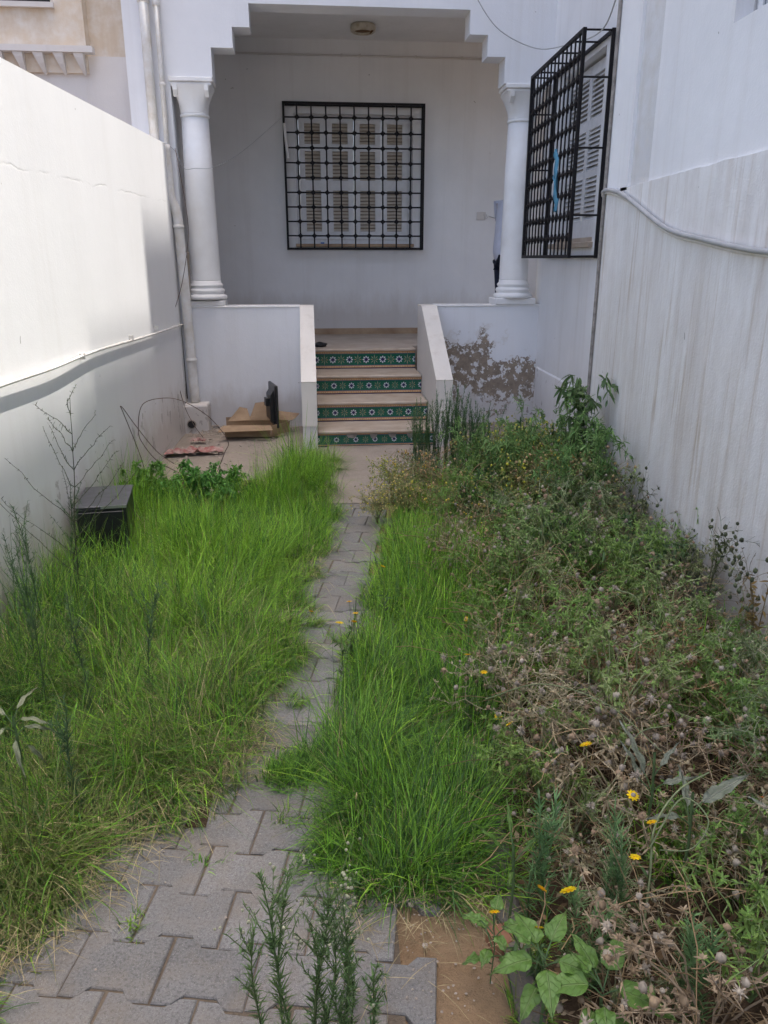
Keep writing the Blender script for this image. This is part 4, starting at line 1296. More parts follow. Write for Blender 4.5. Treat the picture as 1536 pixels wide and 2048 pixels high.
v.tubes(pts, gl.uniform(.0007,.0018,(T,1)), np.array([.36,.24,.14])*gl.uniform(.5,1.4,(T,1)))
tag(v.build('dead_stems', M['dry']), 'brown dead stems and leaves matted under the weeds', 'litter', kind='stuff')

# ---------------- plant makers: each returns named meshes, copied to individuals later
def stems_arch(g, n, R0, H0, K=8, wob=.010):
    az = g.uniform(0,2*np.pi,n); reach = R0*g.uniform(.25,1.1,n); top = H0*g.uniform(.5,1.1,n)
    t = np.linspace(0,1,K)
    rad = reach[:,None]*t**1.2
    z = top[:,None]*(1-(1-t)**1.9)*(1-.22*t**3)
    tw = az[:,None]+g.normal(0,.35,n)[:,None]*t
    p = np.stack([np.cos(tw)*rad, np.sin(tw)*rad, z],-1) + g.normal(0,wob,(n,K,3))*t[None,:,None]
    return p
def twigs(g, P, per, L, K=4):
    n, K0 = P.shape[:2]
    i = np.repeat(np.arange(n), per); k = g.integers(2, K0-1, n*per); f = g.uniform(0,1,n*per)
    b = P[i,k]*(1-f[:,None]) + P[i,k+1]*f[:,None]
    d = unit(unit(P[i,k+1]-P[i,k]) + g.normal(0,.9,(n*per,3)) + np.array([0,0,.35]))
    t = np.linspace(0,1,K); LL = L*g.uniform(.4,1.2,n*per)
    return b[:,None,:] + d[:,None,:]*(LL[:,None]*t)[:,:,None] + g.normal(0,.15,(n*per,1,3))*(LL[:,None]*t**2)[:,:,None]
def on_curves(g, P, m):
    n, K = P.shape[:2]
    i = g.integers(0,n,m); k = g.integers(0,K-1,m); f = g.uniform(0,1,m)[:,None]
    return P[i,k]*(1-f)+P[i,k+1]*f, unit(P[i,k+1]-P[i,k])
def leafset(veg, g, P, m, L, W, col, col2, spread=1.0, droop=.3, prof=(.25,.9,1,.6,.08)):
    b, d = on_curves(g, P, m)
    dd = d*.5 + g.normal(0,spread,(m,3)) + np.array([0,0,.15])
    mixf = g.uniform(0,1,(m,1))
    c = (col*(1-mixf)+col2*mixf)*g.uniform(.7,1.25,(m,1))
    veg.ribbons(b, dd, L*g.uniform(.5,1.25,m), W*g.uniform(.6,1.2,m), g.uniform(0,droop*2,m), c, c*1.1, prof=prof, roll=g.normal(0,.5,(m,3)))

def flower_mesh(r=.016, n=11, col=(.90,.68,.015), col_c=(.75,.42,.01), seed=0):
    g = np.random.default_rng(seed); v = Veg()
    for ring, (rr, lift) in enumerate(((1,.15),(.8,.35))):
        a = np.arange(n)*2*np.pi/n+ring*.3+g.normal(0,.08,n)
        d = np.stack([np.cos(a),np.sin(a),np.full(n,lift)],1)
        v.ribbons(np.zeros((n,3))+d*r*.2, d, np.full(n,r*rr*.85), r*.42, .12, np.array(col)*g.uniform(.85,1.1,(n,1)), prof=(.5,1,.95,.4))
    v.balls(np.array([[0,0,.001]]), r*.28, np.array(col_c), .25, g, .6)
    return v.mesh('flower', M['leaf'])
FL = [flower_mesh(.017, 11, seed=1), flower_mesh(.013, 9, (.88,.60,.015), seed=2), flower_mesh(.010, 8, (.72,.26,.015), (.4,.12,.01), seed=3)]

def plant(name, loc, meshes, label, cat, group=None, rz=0, sc=1, flowers=()):
    r_ = empty(name, loc, rz, label, cat, group)
    r_.scale = (sc,sc,sc)
    for nm, me in meshes: inst(nm, me, r_)['kind'] = 'stuff'
    for (p, k, tilt) in flowers:
        inst('flower', FL[k], r_, tuple(p), (tilt[0],tilt[1],0))
    return r_

# --- grey-green marigold-like weeds with seed heads
def marigold(seed, c1, c2, cs, H=.38, Rr=.25, heads=34, nst=17, nleaf=1100, L=.0185, W=.0055):
    c1, c2, cs = map(np.array, (c1, c2, cs))
    g = np.random.default_rng(seed)
    P = stems_arch(g, nst, Rr, H, 10, .014)
    Tw = twigs(g, P[:,4:], 6, .10, 5)
    st = Veg()
    st.tubes(P, np.linspace(.0030,.0013,10)[None,:], cs*g.uniform(.7,1.2,(nst,1)), cs*g.uniform(.8,1.25,(nst,1)))
    st.tubes(Tw, np.linspace(.0014,.0007,5)[None,:], cs*g.uniform(.7,1.3,(len(Tw),1)))
    lf = Veg()
    leafset(lf, g, Tw, nleaf, L, W, c1, c2, .9)
    leafset(lf, g, P[:,5:], nleaf//3, L*1.2, W*1.1, c1, c2*.9, .9)
    # rosettes of leaflets at the twig tips
    tip = Tw[:, -1][g.permutation(len(Tw))[:60]]; k = 8
    az = g.uniform(0,6.28,(60*k)); d = np.stack([np.cos(az),np.sin(az),g.uniform(.1,1.0,60*k)],1)
    lf.ribbons(np.repeat(tip,k,0), d, L*g.uniform(.5,.9,60*k), W*.8, .2, c1*g.uniform(.9,1.4,(60*k,1)), prof=(.3,1,.8,.1))
    hd = Veg()
    tips = Tw[:, -1]; s_ = g.permutation(len(tips))[:heads]
    cen = tips[s_]+np.array([0,0,.006]); colh = np.where(g.uniform(0,1,(heads,1))<.6, np.array([[.46,.40,.32]]), np.array([[.38,.28,.18]]))*g.uniform(.7,1.15,(heads,1))
    hd.balls(cen, g.uniform(.0045,.0098,len(cen)), colh*.95, .3, g)
    nb_ = max(1,heads//2)
    hd.puffs(cen[:nb_], g.uniform(.008,.0135,nb_), colh[:nb_], 26, g, .12)
    ups = tips[np.argsort(-tips[:,2])[:14]]
    return [('stem', st.mesh('stem', M['stem'])), ('foliage', lf.mesh('foliage', M['leaf'])), ('seed_head', hd.mesh('seed_head', M['dry']))], ups
GG = ((.17,.22,.08),(.25,.28,.13),(.34,.33,.20))
mg = [marigold(21,*GG,heads=44), marigold(22,(.28,.26,.15),(.40,.35,.22),(.42,.36,.24),.34,.27,74,nleaf=800), marigold(23,(.16,.26,.07),(.24,.32,.11),(.30,.34,.16),.44,.22,24),
      marigold(24,(.38,.30,.19),(.31,.24,.15),(.40,.32,.21),.33,.28,84,nleaf=640), marigold(25,(.14,.26,.055),(.22,.34,.08),(.24,.32,.12),.40,.24,10,nleaf=1200,L=.022,W=.0058),
      marigold(26,(.25,.15,.07),(.33,.20,.09),(.38,.26,.15),.36,.27,30,nleaf=700), marigold(27,(.14,.22,.08),(.22,.29,.13),(.34,.36,.22),.42,.24,22,nleaf=1000,L=.026,W=.0042)]
gp = np.random.default_rng(31)
spots = []
for _ in range(4000):
    x = gp.uniform(.56,1.60); y = gp.uniform(1.12,4.5)
    if x < .66 and y < 1.26: continue
    if all((x-a)**2+(y-b)**2 > (.195 if y<2.6 else .24)**2 for a,b in spots): spots.append((x,y))
spots.sort(key=lambda p: (p[1],p[0]))
BY = [1.27,1.47,1.67,1.90,2.15,2.40,2.70,3.0,3.35,3.65,3.95,4.2]
BN = ['along the bottom edge','level with the yellow daisy','behind the yellow daisy','level with the thistle','behind the thistle','level with the crossing grass','beyond the crossing grass',
      'level with the brown-leaved wall weed','level with the nearer bud weed','between the two bud weeds','level with the farther bud weed','beyond the farther bud weed','near the leafy wall bushes']
ORD = ['first','second','third','fourth','fifth','sixth','seventh','eighth']
for i,(x,y) in enumerate(spots):
    pr = [.26,.24,.12,.17,.07,.01,.13] if y<2.2 else [.25,.16,.19,.10,.18,.02,.10] if y<3.0 else [.10,.02,.30,.02,.42,.03,.11]
    k = int(gp.choice(7, p=pr))
    ms, ups = mg[k]
    sc = (1.0+.35*noise.noise(Vector((x*2.2,y*2.2,60.0))))*gp.uniform(.85,1.12)*(1.0 if y<3 else 1.12)
    if x < .7: sc *= .8
    if y < 1.4 and x < .72: sc *= .6
    fl = []
    if y < 2.8 and gp.uniform() < .22:
        for u_ in gp.permutation(len(ups))[:1]:
            fl.append((ups[u_]+np.array([0,0,.006]), int(gp.choice([1,2],p=[.3,.7])), (gp.normal(0,.5), gp.normal(0,.5))))
    bi = int(np.searchsorted(BY, y))
    same = sorted(p[0] for p in spots if int(np.searchsorted(BY, p[1])) == bi)
    kind_ = ['half-green seedy weed','drying grey weed','tall grey-green weed','brown dried-out weed','green bushy weed','rust-brown dead weed','wispy grey-green weed'][k]
    plant('seed_head_weed', (x,y,0), ms, kind_+', '+ORD[same.index(x)]+' from the kerb, row '+BN[bi], 'weed',
          'weeds with seed heads in the right bed', gp.uniform(0,6.28), sc, fl)

# --- the few flowers one can pick out
def daisy(loc, h, k, label, lean=(0,0), n=1, sc=1):
    g = np.random.default_rng(int(abs(loc[0]*1000+loc[1]*777)))
    t = np.linspace(0,1,6)
    st = Veg(); tops = []
    P = []
    for j in range(n):
        ln = np.array(lean)+g.normal(0,.05*j,2)
        hh = h*(1-.12*j)
        P.append(np.stack([ln[0]*t**1.5+.01*np.sin(t*3+j), ln[1]*t**1.5, hh*t],1)); tops.append(P[-1][-1])
    P = np.array(P)
    st.tubes(P, np.linspace(.0016,.0009,6)[None,:], np.array([.16,.20,.08]))
    lf = Veg(); leafset(lf, g, P[:, :4], 40*n, .035, .006, np.array([.06,.13,.04]), np.array([.11,.16,.06]), .8)
    return plant('yellow_daisy', loc, [('stem', st.mesh('stem', M['stem'])), ('foliage', lf.mesh('foliage', M['leaf']))], label, 'flower', None, 0, sc,
                 [(p+np.array([0,0,.002]), k if j==0 else 1, (-.5+g.normal(0,.2), g.normal(0,.3))) for j,p in enumerate(tops)])
daisy((.475,1.31,0), .26, 0, 'open yellow daisy above the big-leaved plant at bottom right', n=1, sc=1.12)
daisy((.425,1.34,0), .27, 1, 'pair of small yellow flowers just left of the open yellow daisy', n=3)
daisy((.635,1.70,0), .37, 0, 'bright yellow flower on the right where the grass meets the grey seed heads', lean=(.0,.02))
daisy((.70,1.43,0), .36, 1, 'ragged yellow flower among grey stems right of centre, low down', n=2)
daisy((1.0,1.50,0), .36, 2, 'little orange flower far right among the seed heads', n=1)
daisy((-.02,2.62,0), .30, 0, 'yellow flower sticking out of the grass beside the middle of the path')
daisy((.02,2.85,0), .28, 1, 'group of little yellow flowers at the grass edge beside the path', n=4)
daisy((.17,3.12,0), .32, 1, 'lone small yellow flower in the right grass, farther up the path')
daisy((.42,2.35,0), .30, 1, 'small orange-yellow flower between the tall grass and the weeds', n=2)

# --- horseweed: upright stems clothed in narrow leaves
def horseweed(seed, h, n=1, leaf=.034, dens=150, spread=.02, lw=.0035, col=np.array([.07,.14,.045]), col2=np.array([.13,.20,.07]), buds=0, branch=0, lean=.05, bare=.0):
    g = np.random.default_rng(seed); K = 12; t = np.linspace(0,1,K)
    P = []
    for j in range(n):
        hh = h*(1-.35*g.uniform(0,1) if j else 1)
        a = g.uniform(0,6.28); ln = lean*g.uniform(.2,1)*hh*2
        o = g.normal(0,spread,2) if j else np.zeros(2)
        P.append(np.stack([o[0]+np.cos(a)*ln*t**1.4+.006*np.sin(t*7+j+seed), o[1]+np.sin(a)*ln*t**1.4, hh*t],1))
    P = np.array(P); st = Veg()
    st.tubes(P, np.linspace(.0028,.0011,K)[None,:]*(1 if h>.3 else .8), np.array([.075,.11,.045]), col2, 4)
    lf = Veg()
    curves = P
    if branch:
        i = g.integers(0,n,branch); k = g.integers(6,K-2,branch)
        b = P[i,k]; az = g.uniform(0,6.28,branch); Lb = h*g.uniform(.12,.3,branch)
        d = np.stack([np.cos(az)*.55,np.sin(az)*.55,np.ones(branch)],1)
        B = b[:,None,:]+unit(d)[:,None,:]*(Lb[:,None]*np.linspace(0,1,K))[:,:,None]
        st.tubes(B, np.linspace(.0014,.0007,K)[None,:], col2)
        curves = np.concatenate([P,B],0)
    m = int(dens*n)
    i = g.integers(0,len(P),m); f = bare+(1-bare)*g.uniform(.0,1,m)**.8*(K-1.001)/(K-1) if False else g.uniform(bare,.999,m)
    kk = (f*(K-1)).astype(int); fr = (f*(K-1)-kk)[:,None]
    b = P[i,kk]*(1-fr)+P[i,kk+1]*fr
    az = g.uniform(0,6.28,m)
    sl = g.uniform(.5,1.3,m)
    d = np.stack([np.cos(az)*sl,np.sin(az)*sl,np.ones(m)*.8],1)
    LL = leaf*g.uniform(.6,1.2,m)*np.where(f>.85,.6,1)
    mixf = g.uniform(0,1,(m,1)); c = (col*(1-mixf)+col2*mixf)*g.uniform(.75,1.2,(m,1))
    lf.ribbons(b,d,LL,lw,g.uniform(-.25,.35,m),c,c*1.15,prof=(.6,1,.9,.5,.1))
    if branch:
        leafset(lf,g,B,branch*22,leaf*.55,lw*.8,col,col2,.7)
    out = [('stem', st.mesh('stem', M['stem'])), ('foliage', lf.mesh('foliage', M['leaf']))]
    if buds:
        bd = Veg(); src = (B if branch else P)[:, -1]
        cen = src[g.integers(0,len(src),buds)]+g.normal(0,.012,(buds,3))
        bd.balls(cen, g.uniform(.0022,.0042,buds), np.array([.52,.52,.36])*g.uniform(.7,1.1,(buds,1)), .2, g)
        out.append(('bud', bd.mesh('bud', M['leaf'])))
    return out
fg = [(-.190,1.17,.41,'leftmost'),(-.150,1.19,.50,'tallest left'),(-.118,1.17,.55,'tallest'),(-.075,1.20,.47,'budding'),(-.012,1.18,.39,'right'),(.030,1.17,.32,'rightmost')]
hwl = ['leftmost upright leafy stem at the bottom centre of the picture','second upright leafy stem from the left at the bottom centre','tallest upright leafy stem at the bottom centre',
       'bushy stem with many whitish buds behind the foreground stems','slender leafy stem right of the whitish buds at the bottom','shortest and rightmost leafy stem at the bottom centre']
for i,(x,y,h,_) in enumerate(fg):
    plant('horseweed', (x,y,0), horseweed(50+i, h, leaf=.033, dens=int(125*h/.4), lw=.0030, lean=.05+.02*(i%3), branch=(9 if i==2 else 26 if i==3 else 5), buds=(60 if i==3 else 8 if i==2 else 4), bare=.02), hwl[i], 'weed', 'leafy stems in the foreground')
plant('horseweed', (-.07,1.22,0), horseweed(60,.32,3,.034,90,.02,.003,branch=6), 'low leafy stems filling in behind the foreground stems', 'weed', 'leafy stems in the foreground')
plant('horseweed', (.005,1.23,0), horseweed(61,.28,3,.034,90,.025,.003,branch=6), 'low leafy stems between the foreground stems and the bare dirt', 'weed', 'leafy stems in the foreground')
# feathery green stems in the right bed near the kerb
for i,(x,y,h,lb) in enumerate(((.49,1.50,.36,'feathery green stem left of the yellow daisy'),(.62,1.42,.38,'feathery green stem right of the yellow daisy'),(.74,1.20,.30,'feathery green stem right of the big-leaved plant'),(.52,1.36,.28,'short feathery green stem behind the big-leaved plant'))):
    plant('horseweed', (x,y,0), horseweed(70+i,h,3,.055,120,.03,.0036,np.array([.10,.21,.07]),np.array([.17,.28,.12]),lean=.08), lb, 'weed', 'feathery stems by the kerb')
# dark feathery stems in the left grass
DK = np.array([.05,.10,.045]); DK2 = np.array([.09,.16,.065])
for i,(x,y,h,lb) in enumerate(((-1.06,2.45,.72,'tall dark feathery stem nearest the left edge of the picture'),(-.90,2.42,.52,'dark feathery stem right of the tallest one in the left grass'),(-.74,2.55,.50,'dark feathery stem farthest right in the left grass'),
        (-.80,1.95,.42,'dark stem leaning over the lower left grass'),(-1.25,3.0,.70,'dark leafy stem against the left wall below the twiggy weed'),(-1.30,3.45,.62,'dark leafy stem against the left wall just behind the twiggy weed'),(-1.18,2.70,.66,'dark feathery stem between the left wall and the tallest one'))):
    plant('horseweed', (x,y,0), horseweed(80+i,h,1,.04,150,.02,.003,DK,DK2,lean=.09,branch=9,bare=.1), lb, 'weed', 'dark stems in the left grass')
# thick bundle of dark upright stems beside the stair
for i,(x,y,h,n_,lb) in enumerate(((.60,5.50,.64,12,'dark green bundle of upright stems at the right foot of the stairs'),(.80,5.60,.74,17,'tallest dark bundle of stems in front of the right stair cheek'),(1.00,5.50,.62,15,'dark bundle of stems to the right of the stair cheek'),
      (.78,4.35,.42,8,'dark upright stems rising behind the right grass strip'),(.95,4.75,.45,8,'dark upright stems in the middle of the right bed'))):
    plant('upright_weed', (x,y,0), horseweed(90+i,h,int(n_*1.9),.034,210,.075,.0032,np.array([.055,.12,.05]),np.array([.10,.19,.07]),lean=.08,branch=n_*2,buds=40), lb, 'weed', 'dark upright weeds')

# --- bare twiggy weed by the left wall
g = np.random.default_rng(5)
t = np.linspace(0,1,14)
st = Veg(); main = (np.stack([.10*t**1.2-.01, .03*t, 1.04*t],1)+np.cumsum(g.normal(0,.004,(14,3))*np.array([1,1,0]),axis=0))[None]
st.tubes(main, np.linspace(.0045,.0012,14)[None,:], np.array([.06,.085,.045]), np.array([.085,.085,.05]), 5)
nb_ = 17; k = np.linspace(3,12,nb_).astype(int); az = np.where(np.arange(nb_)%2==0, 0.0, np.pi)+g.normal(0,.6,nb_)
Lb = np.interp(k,[3,12],[.48,.12])*g.uniform(.8,1.15,nb_)
d = unit(np.stack([np.cos(az),np.sin(az),g.uniform(.75,1.15,nb_)],1))
tb = np.linspace(0,1,10); B = main[0,k][:,None,:]+d[:,None,:]*(Lb[:,None]*tb)[:,:,None]; B[:,:,2] += (.08*Lb)[:,None]*tb**2; B += np.cumsum(g.normal(0,.0045,B.shape),axis=1)*(tb>0)[None,:,None]
st.tubes(B, np.linspace(.0022,.0009,10)[None,:], np.array([.075,.085,.05]))
lf = Veg(); leafset(lf,g,np.concatenate([B],0),520,.018,.0034,np.array([.06,.08,.045]),np.array([.09,.10,.05]),.5); leafset(lf,g,main[:, :6],130,.045,.004,DK,DK2,.7)
plant('twiggy_weed', (-1.22,3.32,0), [('stem',st.mesh('stem',M['stem'])),('foliage',lf.mesh('foliage',M['leaf']))], 'tall bare branching weed standing out against the left wall', 'weed')

# --- low leafy weeds behind the metal case
def leafy(seed,H,Rr,n=14,m=420,L=.034,W=.015,c1=np.array([.07,.20,.035]),c2=np.array([.13,.29,.06])):
    g = np.random.default_rng(seed); P = stems_arch(g,n,Rr,H,8,.008); Tw = twigs(g,P,3,.06,4)
    st = Veg(); st.tubes(P,np.linspace(.0022,.001,8)[None,:],np.array([.08,.13,.04])); st.tubes(Tw,.0008,np.array([.08,.13,.04]))
    lf = Veg(); leafset(lf,g,P,m,L,W,c1,c2,.8,.4,(.3,.85,1,.75,.1)); leafset(lf,g,Tw,m,L*.9,W,c1,c2,.8,.4,(.3,.85,1,.75,.1))
    return [('stem',st.mesh('stem',M['stem'])),('foliage',lf.mesh('foliage',M['leaf']))]
lfy = [leafy(s_,.35,.20,16,620) for s_ in (101,102)]
for i,(x,y,sc,lb) in enumerate(((-1.30,5.00,1.05,'low leafy green weed against the left wall just behind the metal case'),(-1.12,4.86,.95,'leafy green weed behind the right corner of the metal case'),
     (-.98,4.98,1.0,'leafy green weed between the case and the coiled wire'),(-.84,4.90,1.0,'leafy green weed in front of the pinkish rag'),(-.72,5.02,.9,'rightmost of the low leafy weeds at the back of the left grass'))):
    plant('leafy_weed',(x,y,0),lfy[i%2],lb,'weed','leafy weeds behind the metal case',i*1.3,sc)

# --- yellowing feathery bushes at the end of the path
def fluffy(seed,H,Rr,c=np.array([.60,.50,.21]),gc=np.array([.22,.28,.10])):
    g = np.random.default_rng(seed); P = stems_arch(g,22,Rr,H,8,.012); Tw = twigs(g,P,8,.08,4); T2 = twigs(g,np.concatenate([Tw,Tw],0)[:, :],1,.035,3) if False else Tw
    st = Veg(); st.tubes(P,np.linspace(.0018,.0008,8)[None,:],np.array([.26,.22,.12])*g.uniform(.7,1.2,(22,1))); st.tubes(Tw,.0006,c*.75*g.uniform(.6,1.2,(len(Tw),1)))
    lf = Veg(); leafset(lf,g,Tw,1100,.018,.0042,gc,gc*.6+c*.3,.9); leafset(lf,g,P,200,.02,.004,gc,gc*1.2,.9)
    hd = Veg(); cen,_ = on_curves(g,Tw[:, -2:],190); cen = cen+g.normal(0,.008,cen.shape)
    hd.balls(cen,g.uniform(.0028,.0055,len(cen)),c*g.uniform(.6,1.25,(len(cen),1))*np.where(g.uniform(0,1,(len(cen),1))<.2,np.array([[1.3,1.35,.5]]),1),.35,g)
    return [('stem',st.mesh('stem',M['dry'])),('foliage',lf.mesh('foliage',M['leaf'])),('seed_head',hd.mesh('seed_head',M['dry']))]
ff = [fluffy(111,.25,.17),fluffy(112,.30,.19,np.array([.50,.47,.15]),np.array([.17,.27,.07])),fluffy(113,.30,.20,np.array([.50,.36,.18]),np.array([.17,.22,.09]))]
for i,(x,y,k,sc,lb) in enumerate(((.22,4.62,0,.85,'yellow-brown feathery weed hanging over the far end of the path'),(.40,4.72,0,1.0,'straw-coloured feathery weed to the right of the path end'),(.34,5.05,1,.9,'greenish yellow feathery weed in front of the stairs'),
      (.60,4.95,2,1.0,'brownish feathery weed before the dark upright stems'),(.66,4.40,2,.9,'brownish feathery weed behind the right grass strip'),(1.10,5.15,1,1.2,'yellow-dotted bushy weed right of the dark bundles'),(1.32,4.95,1,1.3,'yellow-dotted bushy weed near the right wall corner'),
      (1.25,4.45,2,1.25,'brown-green scrubby weed in the middle of the back bed'),(1.02,4.35,1,1.1,'greenish scrubby weed left of the brown one in the back bed'),(1.50,4.35,2,1.2,'brownish scrubby weed by the right wall'),(.90,4.0,2,1.0,'small brownish scrub weed at the edge of the grass strip'),
      (1.42,5.35,1,1.25,'greenish weed in front of the peeling wall'),(1.68,5.15,2,1.2,'brownish weed in the corner by the side wing'),(1.2,5.55,1,1.0,'yellow-dotted weed at the foot of the peeling parapet'))):
    plant('feathery_weed',(x,y,0),ff[k],lb,'weed','feathery weeds at the back',i*.9,sc*(1.45 if y>4.3 and x>.5 else 1.2))
# leafy bush in the far right corner
def bush(seed,H,Rr,L,W,n,m): return leafy(seed,H,Rr,n,m,L,W,np.array([.08,.155,.06]),np.array([.14,.22,.09]))
plant('leafy_bush',(1.56,4.78,0),bush(121,.98,.20,.075,.024,18,360),'tall leafy weed growing against the edge of the right wall','weed')
plant('leafy_bush',(1.38,5.05,0),bush(122,.70,.24,.06,.016,16,330),'lower leafy weed left of the tall one by the right wall','weed')
for i_,(x_,y_,h_,sd_,lb_) in enumerate(((1.40,4.62,.74,141,'narrow-leaved green weed just left of the tall leafy weed'),(1.18,4.85,.66,142,'bushy green weed in the middle of the far bed'),
    (1.52,4.30,.62,143,'narrow-leaved weed against the streaked wall behind the farther bud weed'),(1.00,4.55,.58,144,'green weed behind the right grass strip, left part of the far bed'),(1.28,4.15,.56,145,'green weed between the far bushes and the brown dead weeds'),
    (.86,4.9,.56,146,'green weed right of the straw-coloured feathery weeds'))):
    plant('leafy_bush',(x_,y_,0),leafy(sd_,h_*1.25,.22,22,640,.045,.008,np.array([.11,.22,.06]),np.array([.20,.31,.10])),lb_,'weed','green bushy weeds in the far bed')
plant('leafy_bush',(1.1,3.75,0),bush(123,.42,.30,.045,.012,18,420),'dark green leafy weed in the middle of the right bed','weed')
plant('leafy_bush',(1.45,3.35,0),bush(124,.40,.28,.04,.012,18,420),'dark green leafy weed beside the right wall','weed')

# --- thin wall weeds with round buds
def budweed(seed,H,dry=False):
    g = np.random.default_rng(seed); P = stems_arch(g,5,.10,H,10,.008); Tw = twigs(g,P[:,4:],5,.11,5); T3 = twigs(g,Tw,2,.04,3) if Tw.shape[1]>3 else Tw
    c = np.array([.10,.105,.05]) if not dry else np.array([.20,.15,.07])
    st = Veg(); st.tubes(P,np.linspace(.0030,.0012,10)[None,:],c,c*1.1,4); st.tubes(Tw,.0009,c); st.tubes(T3,.0007,c)
    lf = Veg(); leafset(lf,g,P[:, :7],110,.04,.012,np.array([.05,.08,.03]) if not dry else np.array([.22,.15,.05]),np.array([.09,.11,.04]) if not dry else np.array([.30,.22,.07]),.8)
    leafset(lf,g,Tw,60,.02,.005,c*.6,c,.8)
    bd = Veg(); tips = np.concatenate([Tw[:,-1],T3[:,-1]],0); tips=tips[g.permutation(len(tips))[:26]]
    bd.balls(tips,g.uniform(.006,.0105,len(tips)),np.array([.07,.085,.045])*g.uniform(.7,1.4,(len(tips),1)),.25,g,1.15)
    return [('stem',st.mesh('stem',M['stem'])),('foliage',lf.mesh('foliage',M['leaf'])),('bud',bd.mesh('bud',M['stem']))]
plant('bud_weed',(1.58,3.85,0),budweed(131,.56),'thin dark weed with round buds against the streaked wall, the farther one','weed')
plant('bud_weed',(1.55,2.95,0),budweed(132,.55),'thin weed with round buds against the streaked wall, nearer the right edge','weed')
plant('bud_weed',(1.60,2.62,0),budweed(133,.60,True),'half-dead weed with brown leaves at the right edge of the picture','weed')
plant('bud_weed',(1.63,3.35,0),budweed(134,.36),'short dark weed at the foot of the streaked wall','weed')

# --- large leaves: each one a part
def big_leaf(L,W,seed,cup=.15,droop=.35,col=(.07,.20,.05),mat=None,lobed=0):
    nx, ny = 10, 6; vs=[]; fs=[]; g = random.Random(seed)
    mb = MB()
    for i in range(nx+1):
        t=i/nx
        w=W*.5*(math.sin(math.pi*t**.62))**.85*(1-.25*t)*(1+.05*math.sin(t*60)*(W>.03))
        if lobed: w*=1+lobed*math.sin(t*26+seed)
        for j in range(-ny//2,ny//2+1):
            s_=j/(ny/2)
            z = cup*abs(s_)*w - droop*L*t*t + .012*math.sin(t*14+abs(s_)*4+seed)*abs(s_)*.35 - .0018*(1 if j==0 else 0)
            vs.append((L*t+.004*math.sin(abs(s_)*6), s_*w*(1+.05*g.uniform(-1,1)), z))
    n_=ny+1
    for i in range(nx):
        for j in range(ny):
            a=i*n_+j; fs.append((a,a+n_,a+n_+1,a+1))
    mb.add(vs,fs); return mb
def leaf_mat(name,c,c2,vein):
    m, nt, b = newmat(name); q = N(nt); c_ = q.coord(); X,Y,Z = q.xyz(c_)
    col = q.mix(q.ramp(q.noise(c_,25,4,.6),.3,.7),c,c2)
    ay = q.math('ABSOLUTE',Y)
    mid = q.maprange(ay,.0006,.0018,1,0)
    w = q.math('SINE',q.math('MULTIPLY',q.math('SUBTRACT',X,q.math('MULTIPLY',ay,.9)),420))
    vn = q.math('MAXIMUM',mid,q.math('MULTIPLY',q.maprange(w,.93,1,0,1),.55))
    q.l(q.mix(q.math('MULTIPLY',vn,.6),col,vein),b.inputs['Base Color'])
    b.inputs['Roughness'].default_value=.5
    q.l(q.bump(q.math('ADD',vn,q.noise(c_,60,3,.6)),.8,.004),b.inputs['Normal'])
    tr=q.n('ShaderNodeBsdfTranslucent'); q.l(col,tr.inputs['Color']); mx=q.n('ShaderNodeMixShader'); mx.inputs[0].default_value=.25
    q.l(b.outputs[0],mx.inputs[1]); q.l(tr.outputs[0],mx.inputs[2]); q.l(mx.outputs[0],nt.nodes['Material Output'].inputs[0])
    return m
LM = leaf_mat('broad_green_leaf',(.095,.20,.035),(.14,.26,.05),(.26,.36,.13))
LG = leaf_mat('grey_thistle_leaf',(.25,.27,.20),(.17,.20,.13),(.38,.40,.32))
LP = leaf_mat('pale_long_leaf',(.30,.33,.22),(.19,.23,.12),(.40,.42,.30))
bl_me = [big_leaf(1,.62,k).mesh('leaf',LM) for k in range(3)]
def rosette(name,loc,leaves,label,mes,h=.18,stem_c=(.09,.14,.05),scale_mat=None):
    r_ = empty(name,loc,0,label,'plant')
    st = Veg(); g=np.random.default_rng(int(loc[0]*991)+5)
    P=[]
    for (az,L,el,z0,ro) in leaves:
        P.append(np.stack([np.array([0,0,z0*.5]), np.array([0,0,z0*.9]), np.array([math.cos(az)*.02,math.sin(az)*.02,z0])],0))
    P=np.array(P); st.tubes(P,.0022,np.array(stem_c),None,4)
    st.tubes(np.array([[[0,0,-.01],[.003,0,h*.5],[0,.004,h]]]),.004,np.array(stem_c),None,5)
    st.build('stem',M['stem'],r_)
    for i,(az,L,el,z0,ro) in enumerate(leaves):
        o=inst('leaf',mes[i%len(mes)],r_,(math.cos(az)*.018,math.sin(az)*.018,z0)); o.scale=(L,L,L); o.rotation_euler=(ro,-el,az)
    return r_
